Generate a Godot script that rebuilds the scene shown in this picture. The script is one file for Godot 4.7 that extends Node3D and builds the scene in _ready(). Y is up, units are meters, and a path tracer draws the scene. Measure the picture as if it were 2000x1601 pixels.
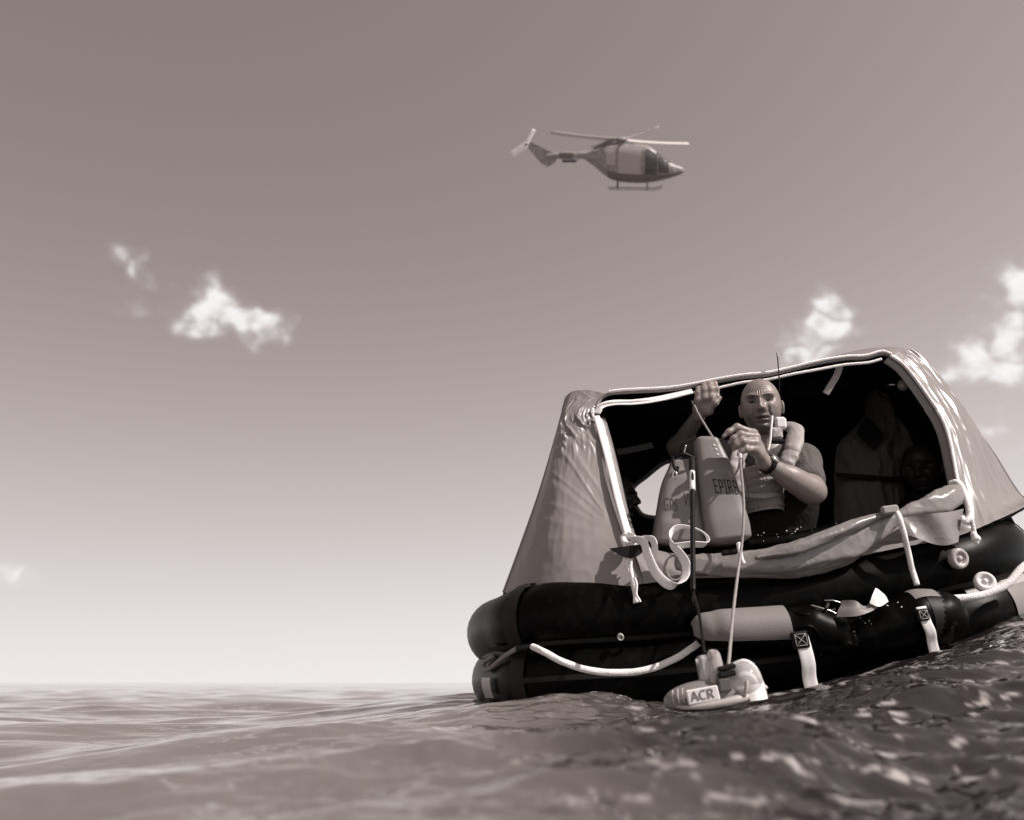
extends Node3D
# A life raft on a swell, a rescued crew and a helicopter, toned like a warm black-and-white print.
# Metres, y up.  Things aboard are written in the raft's own frame (x along its open side, y up, z towards the sea in front) and placed by AFLOAT.

var AFLOAT := Transform3D(Basis(Vector3(0, 0, 1), deg_to_rad(7.0)), Vector3(0.93, 0.245, -3.2))
var M := {}
var taken := {}
var rng := RandomNumberGenerator.new()

func _ready():
	rng.seed = 7
	setup()
	make_materials()
	build_sea()
	build_raft()
	build_raft_fittings()
	build_boarding_ramp()
	build_man()
	build_crew()
	build_gear()
	build_beacon()
	build_helicopter()

# ---------------------------------------------------------------- camera, sky, sun
func setup():
	var cam := Camera3D.new()
	cam.name = "camera"
	cam.position = Vector3(0, 0.25, 0)
	cam.rotation_degrees = Vector3(17.203, 0, 0)
	cam.fov = 50.0
	cam.near = 0.05
	cam.far = 20000.0
	var lens := CameraAttributesPhysical.new()
	lens.frustum_focal_length = 12.0 / tan(deg_to_rad(25.0))
	lens.frustum_focus_distance = 3.3
	lens.frustum_near = 0.05
	lens.frustum_far = 20000.0
	lens.exposure_aperture = 2.5
	cam.attributes = lens
	add_child(cam)
	cam.current = true

	var env := Environment.new()
	env.tonemap_mode = Environment.TONE_MAPPER_LINEAR
	env.tonemap_exposure = 1.0
	env.background_mode = Environment.BG_SKY
	env.sdfgi_enabled = true
	env.ssao_enabled = true
	env.ssil_enabled = true
	var pan := PanoramaSkyMaterial.new()
	pan.panorama = ImageTexture.create_from_image(sky_image())
	var sky := Sky.new()
	sky.sky_material = pan
	env.sky = sky
	var we := WorldEnvironment.new()
	we.name = "world_environment"
	we.environment = env
	add_child(we)

	var sun := DirectionalLight3D.new()
	sun.name = "sun"
	sun.light_energy = 1.6
	sun.light_color = Color(1.0, 0.965, 0.945)
	sun.light_angular_distance = 0.5
	sun.shadow_enabled = true
	add_child(sun)
	sun.look_at_from_position(Vector3(0.62, 0.69, 0.39) * 50.0, Vector3.ZERO, Vector3.UP)

func air(az: float, el: float) -> float:   # brightness of the clear air, degrees; brightest towards the sun's side
	var daz: float = wrapf(az - 112.0, -180.0, 180.0)
	var e: float = maxf(el, 0.0)
	return 0.215 + 0.565 * exp(-pow(e / 14.8, 1.36)) + 0.80 * exp(-daz * daz / 5000.0) * (0.28 + 0.72 * exp(-e / 24.0)) * (1.0 - 0.45 * exp(-e / 7.0))

func tone(v: float) -> Vector3:   # the print's warm tint, weaker in the lights
	var k: float = clampf(1.0 - v, 0.0, 1.0)
	return Vector3(1.0, 1.0 - 0.225 * k, 1.0 - 0.275 * k) * v * 1.08

func sky_image() -> Image:
	var lo := Image.create(512, 256, false, Image.FORMAT_RGBAF)
	for j in 256:
		var el: float = 90.0 - (j + 0.5) / 256.0 * 180.0
		for i in 512:
			var az: float = (i + 0.5) / 512.0 * 360.0 - 180.0
			var c := tone(air(az, el))
			lo.set_pixel(i, j, Color(c.x, c.y, c.z))
	lo.resize(4096, 2048, Image.INTERPOLATE_CUBIC)
	var big := FastNoiseLite.new()
	big.seed = 3
	big.frequency = 0.24
	big.fractal_octaves = 2
	big.fractal_gain = 0.45
	var warp := FastNoiseLite.new()
	warp.seed = 12
	warp.frequency = 0.16
	warp.fractal_octaves = 2
	for cl in clouds():
		var x0 := 999.0
		var x1 := -999.0
		var y0 := 999.0
		var y1 := -999.0
		for b in cl:
			x0 = minf(x0, b[0] - b[2] * 2.2)
			x1 = maxf(x1, b[0] + b[2] * 2.2)
			y0 = minf(y0, b[1] - b[3] * 2.2)
			y1 = maxf(y1, b[1] + b[3] * 2.2)
		for j in range(int((90.0 - y1) / 180.0 * 2048.0), int((90.0 - y0) / 180.0 * 2048.0) + 1):
			var el: float = 90.0 - (j + 0.5) / 2048.0 * 180.0
			if el < 0.3:
				continue
			for i in range(int((x0 + 180.0) / 360.0 * 4096.0), int((x1 + 180.0) / 360.0 * 4096.0) + 1):
				var az: float = (i + 0.5) / 4096.0 * 360.0 - 180.0
				var wx: float = az + warp.get_noise_2d(az * 2.0, el * 2.0) * 1.3
				var wy: float = el + warp.get_noise_2d(az * 2.0 + 90.0, el * 2.0) * 0.9
				var d := 0.0
				for b in cl:
					var q: float = pow((wx - b[0]) / b[2], 2.0) + pow((wy - b[1]) / b[3], 2.0)
					d = maxf(d, b[4] * exp(-q * 1.1))
				if d < 0.03:
					continue
				var n: float = big.get_noise_2d(az * 3.0, el * 3.6)
				var a: float = smoothstep(0.02, 0.98, d * (1.0 + 0.42 * n) + 0.05 * n)
				if a <= 0.0:
					continue
				var here := lo.get_pixel(posmod(i, 4096), j)
				var lit: float = maxf(0.70 + 0.16 * smoothstep(0.25, 0.8, d) + 0.10 * n, here.r * 1.12)
				var c := tone(lit * 0.98)
				lo.set_pixel(posmod(i, 4096), j, here.lerp(Color(c.x, c.y, c.z), a * minf(0.94, 0.30 + d)))
	return shifted(lo)

func shifted(im: Image) -> Image:   # centre column to the direction -z
	var w: int = im.get_width()
	var h: int = im.get_height()
	var out := Image.create(w, h, false, im.get_format())
	out.blit_rect(im, Rect2i(w / 2, 0, w / 2, h), Vector2i(0, 0))
	out.blit_rect(im, Rect2i(0, 0, w / 2, h), Vector2i(w / 2, 0))
	return out

func clouds() -> Array:
	return [
		[[-20.31, 22.53, 2.24, 1.47, 1.00], [-19.96, 23.15, 0.94, 0.80, 0.75], [-18.12, 21.91, 2.70, 1.13, 1.00], [-20.90, 21.20, 1.43, 1.07, 0.80], [-16.10, 21.58, 1.79, 0.73, 0.55], [-15.15, 22.32, 1.08, 0.67, 0.35]],
		[[-26.11, 24.77, 0.96, 0.80, 0.50], [-25.44, 23.92, 1.02, 1.13, 0.62], [-24.23, 21.79, 1.22, 0.73, 0.34], [-25.05, 24.90, 0.88, 0.67, 0.38]],
		[[21.58, 22.36, 1.66, 0.87, 1.00], [21.19, 21.00, 2.15, 1.00, 1.00], [20.26, 20.65, 1.78, 1.13, 0.80], [20.14, 19.55, 2.13, 0.73, 0.75], [22.41, 22.71, 0.94, 0.67, 0.70]],
		[[32.29, 21.24, 1.29, 1.80, 1.00], [31.28, 19.09, 1.77, 1.47, 1.00], [29.28, 17.75, 2.03, 1.27, 1.00], [28.21, 17.44, 1.26, 0.80, 0.80], [30.83, 17.20, 1.89, 1.27, 0.90], [33.85, 20.17, 2.13, 2.67, 1.00], [35.02, 18.21, 2.81, 2.00, 1.00], [29.69, 14.18, 0.90, 0.60, 0.60], [30.80, 12.86, 1.71, 0.47, 0.30]],
		[[-29.83, 6.18, 1.34, 0.47, 0.80], [-28.43, 5.69, 1.54, 0.33, 0.40], [-32.00, 6.21, 3.02, 0.73, 0.90]],
		[[-75.0, 12.0, 5.0, 2.0, 1.0], [-70.0, 13.0, 4.0, 2.2, 0.9]],
		[[-118.0, 20.0, 5.0, 3.0, 1.0], [-112.0, 18.5, 6.0, 2.0, 0.9]],
		[[58.0, 14.0, 6.0, 3.0, 1.0], [64.0, 16.0, 5.0, 3.0, 0.9]],
		[[150.0, 17.0, 6.0, 3.0, 1.0], [158.0, 16.0, 5.0, 2.4, 0.9]],
		[[-160.0, 11.0, 7.0, 2.4, 1.0], [-152.0, 12.5, 4.0, 2.0, 0.9]],
		[[96.0, 20.0, 6.0, 3.0, 1.0], [103.0, 18.0, 5.0, 2.4, 0.9]],
	]

# ---------------------------------------------------------------- nodes and names
func numbered(called: String) -> String:
	if not taken.has(called):
		taken[called] = 0
		return called
	taken[called] += 1
	return "%s_%03d" % [called, taken[called]]

func thing(called: String, label: String, category: String, base: Vector3, frame := AFLOAT, group := "") -> Node3D:
	var o := Node3D.new()
	o.name = numbered(called)
	o.transform = frame * Transform3D(Basis(), base)
	o.set_meta("label", label)
	o.set_meta("category", category)
	if group != "":
		o.set_meta("group", group)
	o.set_meta("at", base)
	add_child(o)
	return o

# a mesh written in the frame of its thing (not relative to the thing's base)
func part(called: String, mesh: Mesh, m: Material, parent: Node3D, label := "") -> MeshInstance3D:
	var o := MeshInstance3D.new()
	var n := 0
	var nm := called
	while parent.has_node(NodePath(nm)):
		n += 1
		nm = "%s_%03d" % [called, n]
	o.name = nm
	o.mesh = mesh
	o.material_override = m
	if parent.has_meta("at"):
		o.position = -parent.get_meta("at")
	if label != "":
		o.set_meta("label", label)
	parent.add_child(o)
	return o

# ---------------------------------------------------------------- materials
func grey(v: float, warm := 1.0) -> Color:
	return Color(v, v * (1.0 - 0.09 * warm), v * (1.0 - 0.12 * warm)).linear_to_srgb()

func mat(v: float, rough: float, spec := 0.5, warm := 1.0) -> StandardMaterial3D:
	var m := StandardMaterial3D.new()
	m.albedo_color = grey(v, warm)
	m.roughness = rough
	m.metallic_specular = spec
	return m

func noise_tex(freq: float, octaves: int, size := 512, sd := 1, ridged := false, normal := false, strength := 4.0) -> NoiseTexture2D:
	var n := FastNoiseLite.new()
	n.seed = sd
	n.frequency = freq
	n.fractal_octaves = octaves
	n.noise_type = FastNoiseLite.TYPE_SIMPLEX_SMOOTH
	if ridged:
		n.fractal_type = FastNoiseLite.FRACTAL_RIDGED
	var t := NoiseTexture2D.new()
	t.width = size
	t.height = size
	t.seamless = true
	t.noise = n
	if normal:
		t.as_normal_map = true
		t.bump_strength = strength
	return t

func relief(m: StandardMaterial3D, t: Texture2D, depth_cm: float, per_m: float) -> StandardMaterial3D:
	m.heightmap_enabled = true
	m.heightmap_texture = t
	m.heightmap_scale = depth_cm
	m.uv1_triplanar = true
	m.uv1_scale = Vector3.ONE * per_m
	return m

func mottled(m: StandardMaterial3D, per_m: float, low: float, sd: int, freq := 0.02) -> StandardMaterial3D:
	var t := noise_tex(freq, 4, 256, sd)
	var g := Gradient.new()
	g.set_color(0, Color(low, low, low))
	g.set_color(1, Color.WHITE)
	t.color_ramp = g
	m.albedo_texture = t
	m.uv1_triplanar = true
	m.uv1_scale = Vector3.ONE * per_m
	return m

func stained(m: StandardMaterial3D) -> StandardMaterial3D:   # salt bloom and scuffs on black rubber
	var t := noise_tex(0.016, 5, 512, 77)
	var g := Gradient.new()
	g.offsets = PackedFloat32Array([0.0, 0.55, 0.72, 1.0])
	g.colors = PackedColorArray([Color(0.42, 0.42, 0.42), Color(0.45, 0.45, 0.45), Color(0.72, 0.72, 0.72), Color.WHITE])
	t.color_ramp = g
	m.albedo_texture = t
	return m

func make_materials():
	var wrinkle := noise_tex(0.012, 4, 512, 5, true)
	var fine := noise_tex(0.03, 4, 512, 9)
	var weave := weave_tex()
	var crease := noise_tex(0.010, 2, 512, 15, true)
	M.water = mat(1.0, 0.045, 0.6, 0.0)
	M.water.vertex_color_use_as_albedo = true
	M.water.normal_enabled = true
	M.water.normal_texture = noise_tex(0.012, 5, 1024, 21, false, true, 8.0)
	M.water.normal_scale = 0.09
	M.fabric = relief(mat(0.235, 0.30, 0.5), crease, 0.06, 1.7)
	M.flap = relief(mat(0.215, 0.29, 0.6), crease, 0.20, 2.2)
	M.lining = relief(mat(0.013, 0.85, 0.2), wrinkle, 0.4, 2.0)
	M.rubber = stained(relief(mat(0.007, 0.36, 0.18), fine, 0.03, 2.0))
	M.rubber_dull = relief(mat(0.012, 0.5, 0.3), fine, 0.05, 4.0)
	M.patch = relief(mat(0.21, 0.5, 0.4), fine, 0.05, 6.0)
	M.tape = relief(mat(0.42, 0.35, 0.5), fine, 0.05, 8.0)
	M.rope = relief(mat(0.85, 0.8, 0.3, 0.4), noise_tex(0.06, 3, 256, 31), 0.25, 9.0)
	M.rope_grey = relief(mat(0.30, 0.8, 0.3), noise_tex(0.06, 3, 256, 31), 0.25, 9.0)
	M.webbing = relief(mat(0.88, 0.75, 0.3, 0.35), weave, 0.06, 28.0)
	M.webbing_grey = relief(mat(0.36, 0.75, 0.3), weave, 0.06, 28.0)
	M.white = mat(0.72, 0.5, 0.4, 0.4)
	M.black = mat(0.006, 0.45, 0.3)
	M.black_dull = mat(0.012, 0.7, 0.3)
	M.bag = relief(mat(0.20, 0.40, 0.45), crease, 0.05, 2.0)
	M.ink = mat(0.04, 0.7, 0.3)
	M.ink_faded = mat(0.095, 0.7, 0.3)
	M.metal = mat(0.5, 0.25, 0.6)
	M.metal.metallic = 0.9
	M.clear = mat(0.75, 0.06, 0.6, 0.3)
	M.clear.albedo_color.a = 0.42
	M.clear.transparency = BaseMaterial3D.TRANSPARENCY_ALPHA
	M.drop = mat(0.7, 0.05, 0.8, 0.2)
	M.smoke = mat(0.5, 0.12, 0.6)
	M.smoke.albedo_color.a = 0.62
	M.smoke.transparency = BaseMaterial3D.TRANSPARENCY_ALPHA
	M.shell = relief(mat(0.22, 0.3, 0.5), fine, 0.08, 12.0)
	M.skin = relief(mat(1.0, 0.38, 0.5, 0.0), noise_tex(0.05, 4, 256, 41), 0.06, 22.0)
	M.skin.vertex_color_use_as_albedo = true
	M.skin.subsurf_scatter_enabled = true
	M.skin.subsurf_scatter_strength = 0.12
	M.shirt = relief(mat(0.11, 0.9, 0.2), crease, 0.9, 2.4)
	M.vest = relief(mat(0.36, 0.55, 0.4), crease, 0.30, 4.0)
	M.mesh_cloth = relief(mat(0.27, 0.85, 0.3), weave, 0.35, 9.0)
	M.dark_cloth = relief(mat(0.02, 0.9, 0.2), wrinkle, 0.5, 3.0)
	M.dim_cloth = relief(mat(0.15, 0.8, 0.3), wrinkle, 0.6, 3.0)
	M.hull_paint = mottled(mat(0.42, 0.4, 0.5), 0.6, 0.75, 51)
	M.hull_dark = mat(0.17, 0.35, 0.5)
	M.hull_light = mat(0.43, 0.4, 0.5)
	M.glass_dark = mat(0.10, 0.1, 0.6)
	M.blade_white = mat(0.92, 0.5, 0.5, 0.3)
	M.blade = mat(0.62, 0.5, 0.5)

func weave_tex() -> ImageTexture:
	var im := Image.create(64, 64, false, Image.FORMAT_RGB8)
	for y in 64:
		for x in 64:
			var over: bool = (int(x / 8) + int(y / 8)) % 2 == 0
			var u: float = sin((x % 8 + 0.5) / 8.0 * PI)
			var v: float = sin((y % 8 + 0.5) / 8.0 * PI)
			var h: float = (0.55 + 0.45 * u) * v if over else (0.35 + 0.45 * v) * u
			im.set_pixel(x, y, Color(h, h, h))
	return ImageTexture.create_from_image(im)

# ---------------------------------------------------------------- mesh helpers
func mk(v: PackedVector3Array, idx: PackedInt32Array, cols := PackedColorArray(), uvs := PackedVector2Array(), flat := false) -> ArrayMesh:
	var st := SurfaceTool.new()
	st.begin(Mesh.PRIMITIVE_TRIANGLES)
	st.set_smooth_group(-1 if flat else 0)
	var has_c := cols.size() == v.size()
	var has_u := uvs.size() == v.size()
	for i in v.size():
		if has_c:
			st.set_color(cols[i])
		if has_u:
			st.set_uv(uvs[i])
		st.add_vertex(v[i])
	for i in idx:
		st.add_index(i)
	if flat:
		st.deindex()
	st.generate_normals()
	return st.commit()

func spl(p: Array, t: float, closed := false) -> Vector3:
	var n: int = p.size()
	if closed:
		var f: float = fposmod(t, 1.0) * n
		var i := int(f) % n
		return cr(p[(i + n - 1) % n], p[i], p[(i + 1) % n], p[(i + 2) % n], f - floorf(f))
	if n == 2:
		return p[0].lerp(p[1], t)
	var g: float = clampf(t, 0.0, 1.0) * (n - 1)
	var k: int = mini(int(g), n - 2)
	var a: Vector3 = p[k - 1] if k > 0 else p[0] * 2.0 - p[1]
	var d: Vector3 = p[k + 2] if k + 2 < n else p[n - 1] * 2.0 - p[n - 2]
	return cr(a, p[k], p[k + 1], d, g - k)

func cr(a: Vector3, b: Vector3, c: Vector3, d: Vector3, t: float) -> Vector3:
	return 0.5 * ((2.0 * b) + (c - a) * t + (2.0 * a - 5.0 * b + 4.0 * c - d) * t * t + (3.0 * b - a - 3.0 * c + d) * t * t * t)

func mixr(r, t: float) -> float:
	if r is Array:
		var g: float = clampf(t, 0.0, 1.0) * (r.size() - 1)
		var k: int = mini(int(g), r.size() - 2)
		var s: float = g - k
		return lerpf(r[k], r[k + 1], s * s * (3.0 - 2.0 * s))
	return r

# a tube along a spline.  o: up (Vector3), flat (thickness across over width along up), closed, wob (Callable(t, angle) -> factor), round (rounded ends), twist
func sweep(p: Array, n: int, r, sides := 10, o := {}) -> ArrayMesh:
	var closed: bool = o.get("closed", false)
	var flat: float = o.get("flat", 1.0)
	var ends: int = 0 if closed else int(o.get("round", 0))
	var v := PackedVector3Array()
	var idx := PackedInt32Array()
	var rows: Array = []
	for e in ends:
		rows.append([0.0, sin((e + 0.3) / (ends + 0.3) * PI / 2), -cos((e + 0.3) / (ends + 0.3) * PI / 2)])
	for i in (n if closed else n + 1):
		rows.append([float(i) / n, 1.0, 0.0])
	for e in range(ends - 1, -1, -1):
		rows.append([1.0, sin((e + 0.3) / (ends + 0.3) * PI / 2), cos((e + 0.3) / (ends + 0.3) * PI / 2)])
	var first := Vector3.ZERO
	var last := Vector3.ZERO
	for row in rows:
		var t: float = row[0]
		var c := spl(p, t, closed)
		var h := 0.002
		var tan_ := (spl(p, t + h, closed) - spl(p, t - h, closed)).normalized() if closed else (spl(p, minf(t + h, 1.0), false) - spl(p, maxf(t - h, 0.0), false)).normalized()
		var up: Vector3 = o.get("up", Vector3(0, 0, 1))
		if o.has("ups"):
			up = spl(o.ups, t)
		if absf(up.dot(tan_)) > 0.97:
			up = Vector3(0.3, 1, 0.1) if absf(tan_.y) < 0.9 else Vector3(1, 0.1, 0.2)
		var nn := (up - tan_ * up.dot(tan_)).normalized()
		var bb := tan_.cross(nn)
		var tw: float = o.get("twist", 0.0) * t
		var rad: float = mixr(r, t)
		c += tan_ * rad * row[2]
		if first == Vector3.ZERO:
			first = c
		last = c
		for s in sides:
			var a: float = TAU * s / sides
			var k: float = rad * row[1]
			if o.has("wob"):
				k *= o.wob.call(t, a)
			v.append(c + nn * cos(a + tw) * k + bb * sin(a + tw) * k * flat)
	var m: int = rows.size()
	for i in (m if closed else m - 1):
		var i2: int = (i + 1) % m
		for s in sides:
			var s2: int = (s + 1) % sides
			for q in [i * sides + s, i * sides + s2, i2 * sides + s, i * sides + s2, i2 * sides + s2, i2 * sides + s]:
				idx.append(q)
	if not closed:
		v.append(first)
		v.append(last)
		for s in sides:
			var s2: int = (s + 1) % sides
			for q in [m * sides, s2, s, m * sides + 1, (m - 1) * sides + s, (m - 1) * sides + s2]:
				idx.append(q)
	return mk(v, idx)

# twisted laid rope
func rope(p: Array, n: int, r: float, o := {}) -> ArrayMesh:
	var length := 0.0
	for i in 40:
		length += spl(p, i / 40.0).distance_to(spl(p, (i + 1) / 40.0))
	var turns: float = length / (r * 7.0)
	o["wob"] = func(t, a): return 1.0 + 0.13 * absf(cos(1.5 * a - t * turns * TAU * 0.5)) - 0.05
	return sweep(p, maxi(n, int(turns * 5.0)), r, 10, o)

func ribbon(p: Array, n: int, width: float, thick: float, o := {}) -> ArrayMesh:   # width lies along o.up
	o["flat"] = thick / width
	o["wob"] = func(_t, a): return 1.0 / pow(pow(absf(cos(a)), 6.0) + pow(absf(sin(a)), 6.0), 1.0 / 6.0)
	return sweep(p, n, width / 2.0, 16, o)

func grid(nu: int, nv: int, f: Callable, flip := false, offset := 0.0, toward := Vector3(0.05, 0.75, -0.85)) -> ArrayMesh:
	var v := PackedVector3Array()
	var uv := PackedVector2Array()
	for j in nv + 1:
		for i in nu + 1:
			v.append(f.call(float(i) / nu, float(j) / nv))
			uv.append(Vector2(float(i) / nu, float(j) / nv))
	if offset != 0.0:
		var w := v.duplicate()
		var mid_: int = (nv / 2) * (nu + 1) + nu / 2
		var side := (v[mid_ + 1] - v[mid_]).cross(v[mid_ + nu + 1] - v[mid_])
		var sgn: float = 1.0 if side.dot(toward - v[mid_]) > 0.0 else -1.0
		for j in nv + 1:
			for i in nu + 1:
				var du := v[j * (nu + 1) + mini(i + 1, nu)] - v[j * (nu + 1) + maxi(i - 1, 0)]
				var dv := v[mini(j + 1, nv) * (nu + 1) + i] - v[maxi(j - 1, 0) * (nu + 1) + i]
				var nn := du.cross(dv).normalized()
				w[j * (nu + 1) + i] += nn * offset * sgn
		v = w
	var idx := PackedInt32Array()
	for j in nv:
		for i in nu:
			var a: int = j * (nu + 1) + i
			var b: int = a + 1
			var c: int = a + nu + 1
			var d: int = c + 1
			for q in ([a, b, c, b, d, c] if flip else [a, c, b, b, c, d]):
				idx.append(q)
	return mk(v, idx, PackedColorArray(), uv)

func coons(bottom: Array, top: Array, left: Array, right: Array, u: float, v: float) -> Vector3:
	var b := spl(bottom, u)
	var t := spl(top, u)
	var l := spl(left, v)
	var r := spl(right, v)
	var p00: Vector3 = bottom[0]
	var p10: Vector3 = bottom[-1]
	var p01: Vector3 = top[0]
	var p11: Vector3 = top[-1]
	return b.lerp(t, v) + l.lerp(r, u) - (p00.lerp(p10, u)).lerp(p01.lerp(p11, u), v)

# box with bevelled edges, as a rounded superellipsoid-like shell
func bevel_box(c: Vector3, size: Vector3, bevel: float, basis := Basis()) -> ArrayMesh:
	var v := PackedVector3Array()
	var idx := PackedInt32Array()
	var h := size / 2.0
	var hb := h - Vector3.ONE * bevel
	# 24 vertices: for each corner, three, each lying on one face
	for sx in [-1, 1]:
		for sy in [-1, 1]:
			for sz in [-1, 1]:
				v.append(Vector3(sx * h.x, sy * hb.y, sz * hb.z))
				v.append(Vector3(sx * hb.x, sy * h.y, sz * hb.z))
				v.append(Vector3(sx * hb.x, sy * hb.y, sz * h.z))
	var id := func(x, y, z, k): return (x * 4 + y * 2 + z) * 3 + k
	var quads: Array = []
	for s in 2:
		quads.append([id.call(s, 0, 0, 0), id.call(s, 1, 0, 0), id.call(s, 1, 1, 0), id.call(s, 0, 1, 0)])
		quads.append([id.call(0, s, 0, 1), id.call(1, s, 0, 1), id.call(1, s, 1, 1), id.call(0, s, 1, 1)])
		quads.append([id.call(0, 0, s, 2), id.call(1, 0, s, 2), id.call(1, 1, s, 2), id.call(0, 1, s, 2)])
	for a in 2:
		for b in 2:
			quads.append([id.call(a, b, 0, 0), id.call(a, b, 1, 0), id.call(a, b, 1, 1), id.call(a, b, 0, 1)])
			quads.append([id.call(a, 0, b, 0), id.call(a, 1, b, 0), id.call(a, 1, b, 2), id.call(a, 0, b, 2)])
			quads.append([id.call(0, a, b, 1), id.call(1, a, b, 1), id.call(1, a, b, 2), id.call(0, a, b, 2)])
	for q in quads:
		idx.append_array([q[0], q[1], q[2], q[0], q[2], q[3]])
	for x in 2:
		for y in 2:
			for z in 2:
				idx.append_array([id.call(x, y, z, 0), id.call(x, y, z, 1), id.call(x, y, z, 2)])
	for k in range(0, idx.size(), 3):
		var m := (v[idx[k]] + v[idx[k + 1]] + v[idx[k + 2]]) / 3.0
		if (v[idx[k + 1]] - v[idx[k]]).cross(v[idx[k + 2]] - v[idx[k]]).dot(m) > 0.0:
			var t := idx[k + 1]
			idx[k + 1] = idx[k + 2]
			idx[k + 2] = t
	for k in v.size():
		v[k] = c + basis * v[k]
	return mk(v, idx, PackedColorArray(), PackedVector2Array(), true)

# a solid of revolution: profile of (radius, along), axis from a, direction d
func lathe(a: Vector3, d: Vector3, prof: Array, sides := 20, squash := 1.0) -> ArrayMesh:
	var z := d.normalized()
	var x := z.cross(Vector3(0.31, 0.9, 0.17)).normalized()
	var y := z.cross(x)
	var v := PackedVector3Array()
	var idx := PackedInt32Array()
	for q in prof:
		for s in sides:
			var t: float = TAU * s / sides
			v.append(a + z * q[1] + (x * cos(t) + y * sin(t) * squash) * q[0])
	for i in prof.size() - 1:
		for s in sides:
			var s2: int = (s + 1) % sides
			for k in [i * sides + s, (i + 1) * sides + s, i * sides + s2, i * sides + s2, (i + 1) * sides + s, (i + 1) * sides + s2]:
				idx.append(k)
	return mk(v, idx)

func ellipsoid(c: Vector3, r: Vector3, basis := Basis(), nu := 20, nv := 14) -> ArrayMesh:
	return grid(nu, nv, func(u, w):
		var t: float = u * TAU
		var f: float = (w - 0.5) * PI
		return c + basis * Vector3(r.x * cos(f) * cos(t), r.y * sin(f), r.z * cos(f) * sin(t)), true)

func join(list: Array) -> ArrayMesh:
	var st := SurfaceTool.new()
	st.begin(Mesh.PRIMITIVE_TRIANGLES)
	for m in list:
		st.append_from(m, 0, Transform3D())
	return st.commit()

# flat lettering standing proud of a surface: the text's plane has x along `right`, y along `up`
func lettering(s: String, c: Vector3, right: Vector3, up: Vector3, height: float, wide := 1.0, bend = null) -> ArrayMesh:
	var t := TextMesh.new()
	t.text = s
	var f := SystemFont.new()
	f.font_names = PackedStringArray(["Droid Sans"])
	t.font = f
	t.font_size = 64
	t.pixel_size = 0.01
	t.depth = 0.03
	var a := t.get_mesh_arrays() if t is PrimitiveMesh else []
	var am := ArrayMesh.new()
	var box := t.get_aabb()
	var k: float = height / maxf(box.size.y, 0.001)
	var v: PackedVector3Array = a[Mesh.ARRAY_VERTEX]
	var nn := right.cross(up).normalized()
	var mid := box.get_center()
	for i in v.size():
		var q := v[i] - mid
		var w := Vector2(q.x * k * wide, q.y * k)
		if bend != null:
			v[i] = bend.call(w, q.z * 0.03)
		else:
			v[i] = c + right.normalized() * w.x + up.normalized() * w.y + nn * q.z * 0.04
	var idx: PackedInt32Array = a[Mesh.ARRAY_INDEX] if a[Mesh.ARRAY_INDEX] != null else PackedInt32Array(range(v.size()))
	am = mk(v, idx, PackedColorArray(), PackedVector2Array(), true)
	return am

# ---------------------------------------------------------------- the sea
var n_chop := FastNoiseLite.new()
var n_small := FastNoiseLite.new()
var n_long := FastNoiseLite.new()
var n_glint := FastNoiseLite.new()

func swell(x: float, z: float) -> float:
	var dz: float = z + 3.6
	var g: float = exp(-pow(dz / (5.0 if dz > 0.0 else 9.0), 2.0))
	return (0.13 * smoothstep(-1.9, 0.3, x) + 0.32 * smoothstep(0.35, 2.3, x) * (1.0 - 0.6 * smoothstep(3.5, 12.0, x))) * g

func sea_height(x: float, z: float, step: float) -> float:
	var r: float = sqrt(x * x + z * z)
	var calm: float = 1.0 - 0.55 * exp(-(pow((x - 0.9) / 1.5, 2.0) + pow((z + 3.2) / 0.8, 2.0)))   # the hull damps the chop against it
	var h: float = swell(x, z) + 0.045
	var near: float = smoothstep(0.25, 1.3, r)
	var rough: float = smoothstep(-0.9, 0.5, x + 0.12 * (z + 2.0))   # slick to the left, ruffled round the raft
	h += n_chop.get_noise_2d(x * 0.75 + 0.2 * z, z * 1.5) * lerpf(0.036, 0.082, rough) * near * calm * clampf(1.3 - step * 1.2, 0.0, 1.0)
	h += n_chop.get_noise_2d(x * 0.34 + 40.0, z * 0.8) * 0.05 * (1.0 - rough) * near * clampf(1.3 - step, 0.0, 1.0)
	h += n_small.get_noise_2d(x * 0.9 - 0.35 * z, z * 1.5) * lerpf(0.0022, 0.021, rough) * near * clampf(1.25 - step * 6.0, 0.0, 1.0)
	h += n_long.get_noise_2d(x * 0.7, z * 1.3) * 0.10 * smoothstep(5.0, 40.0, r)
	return h

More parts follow.
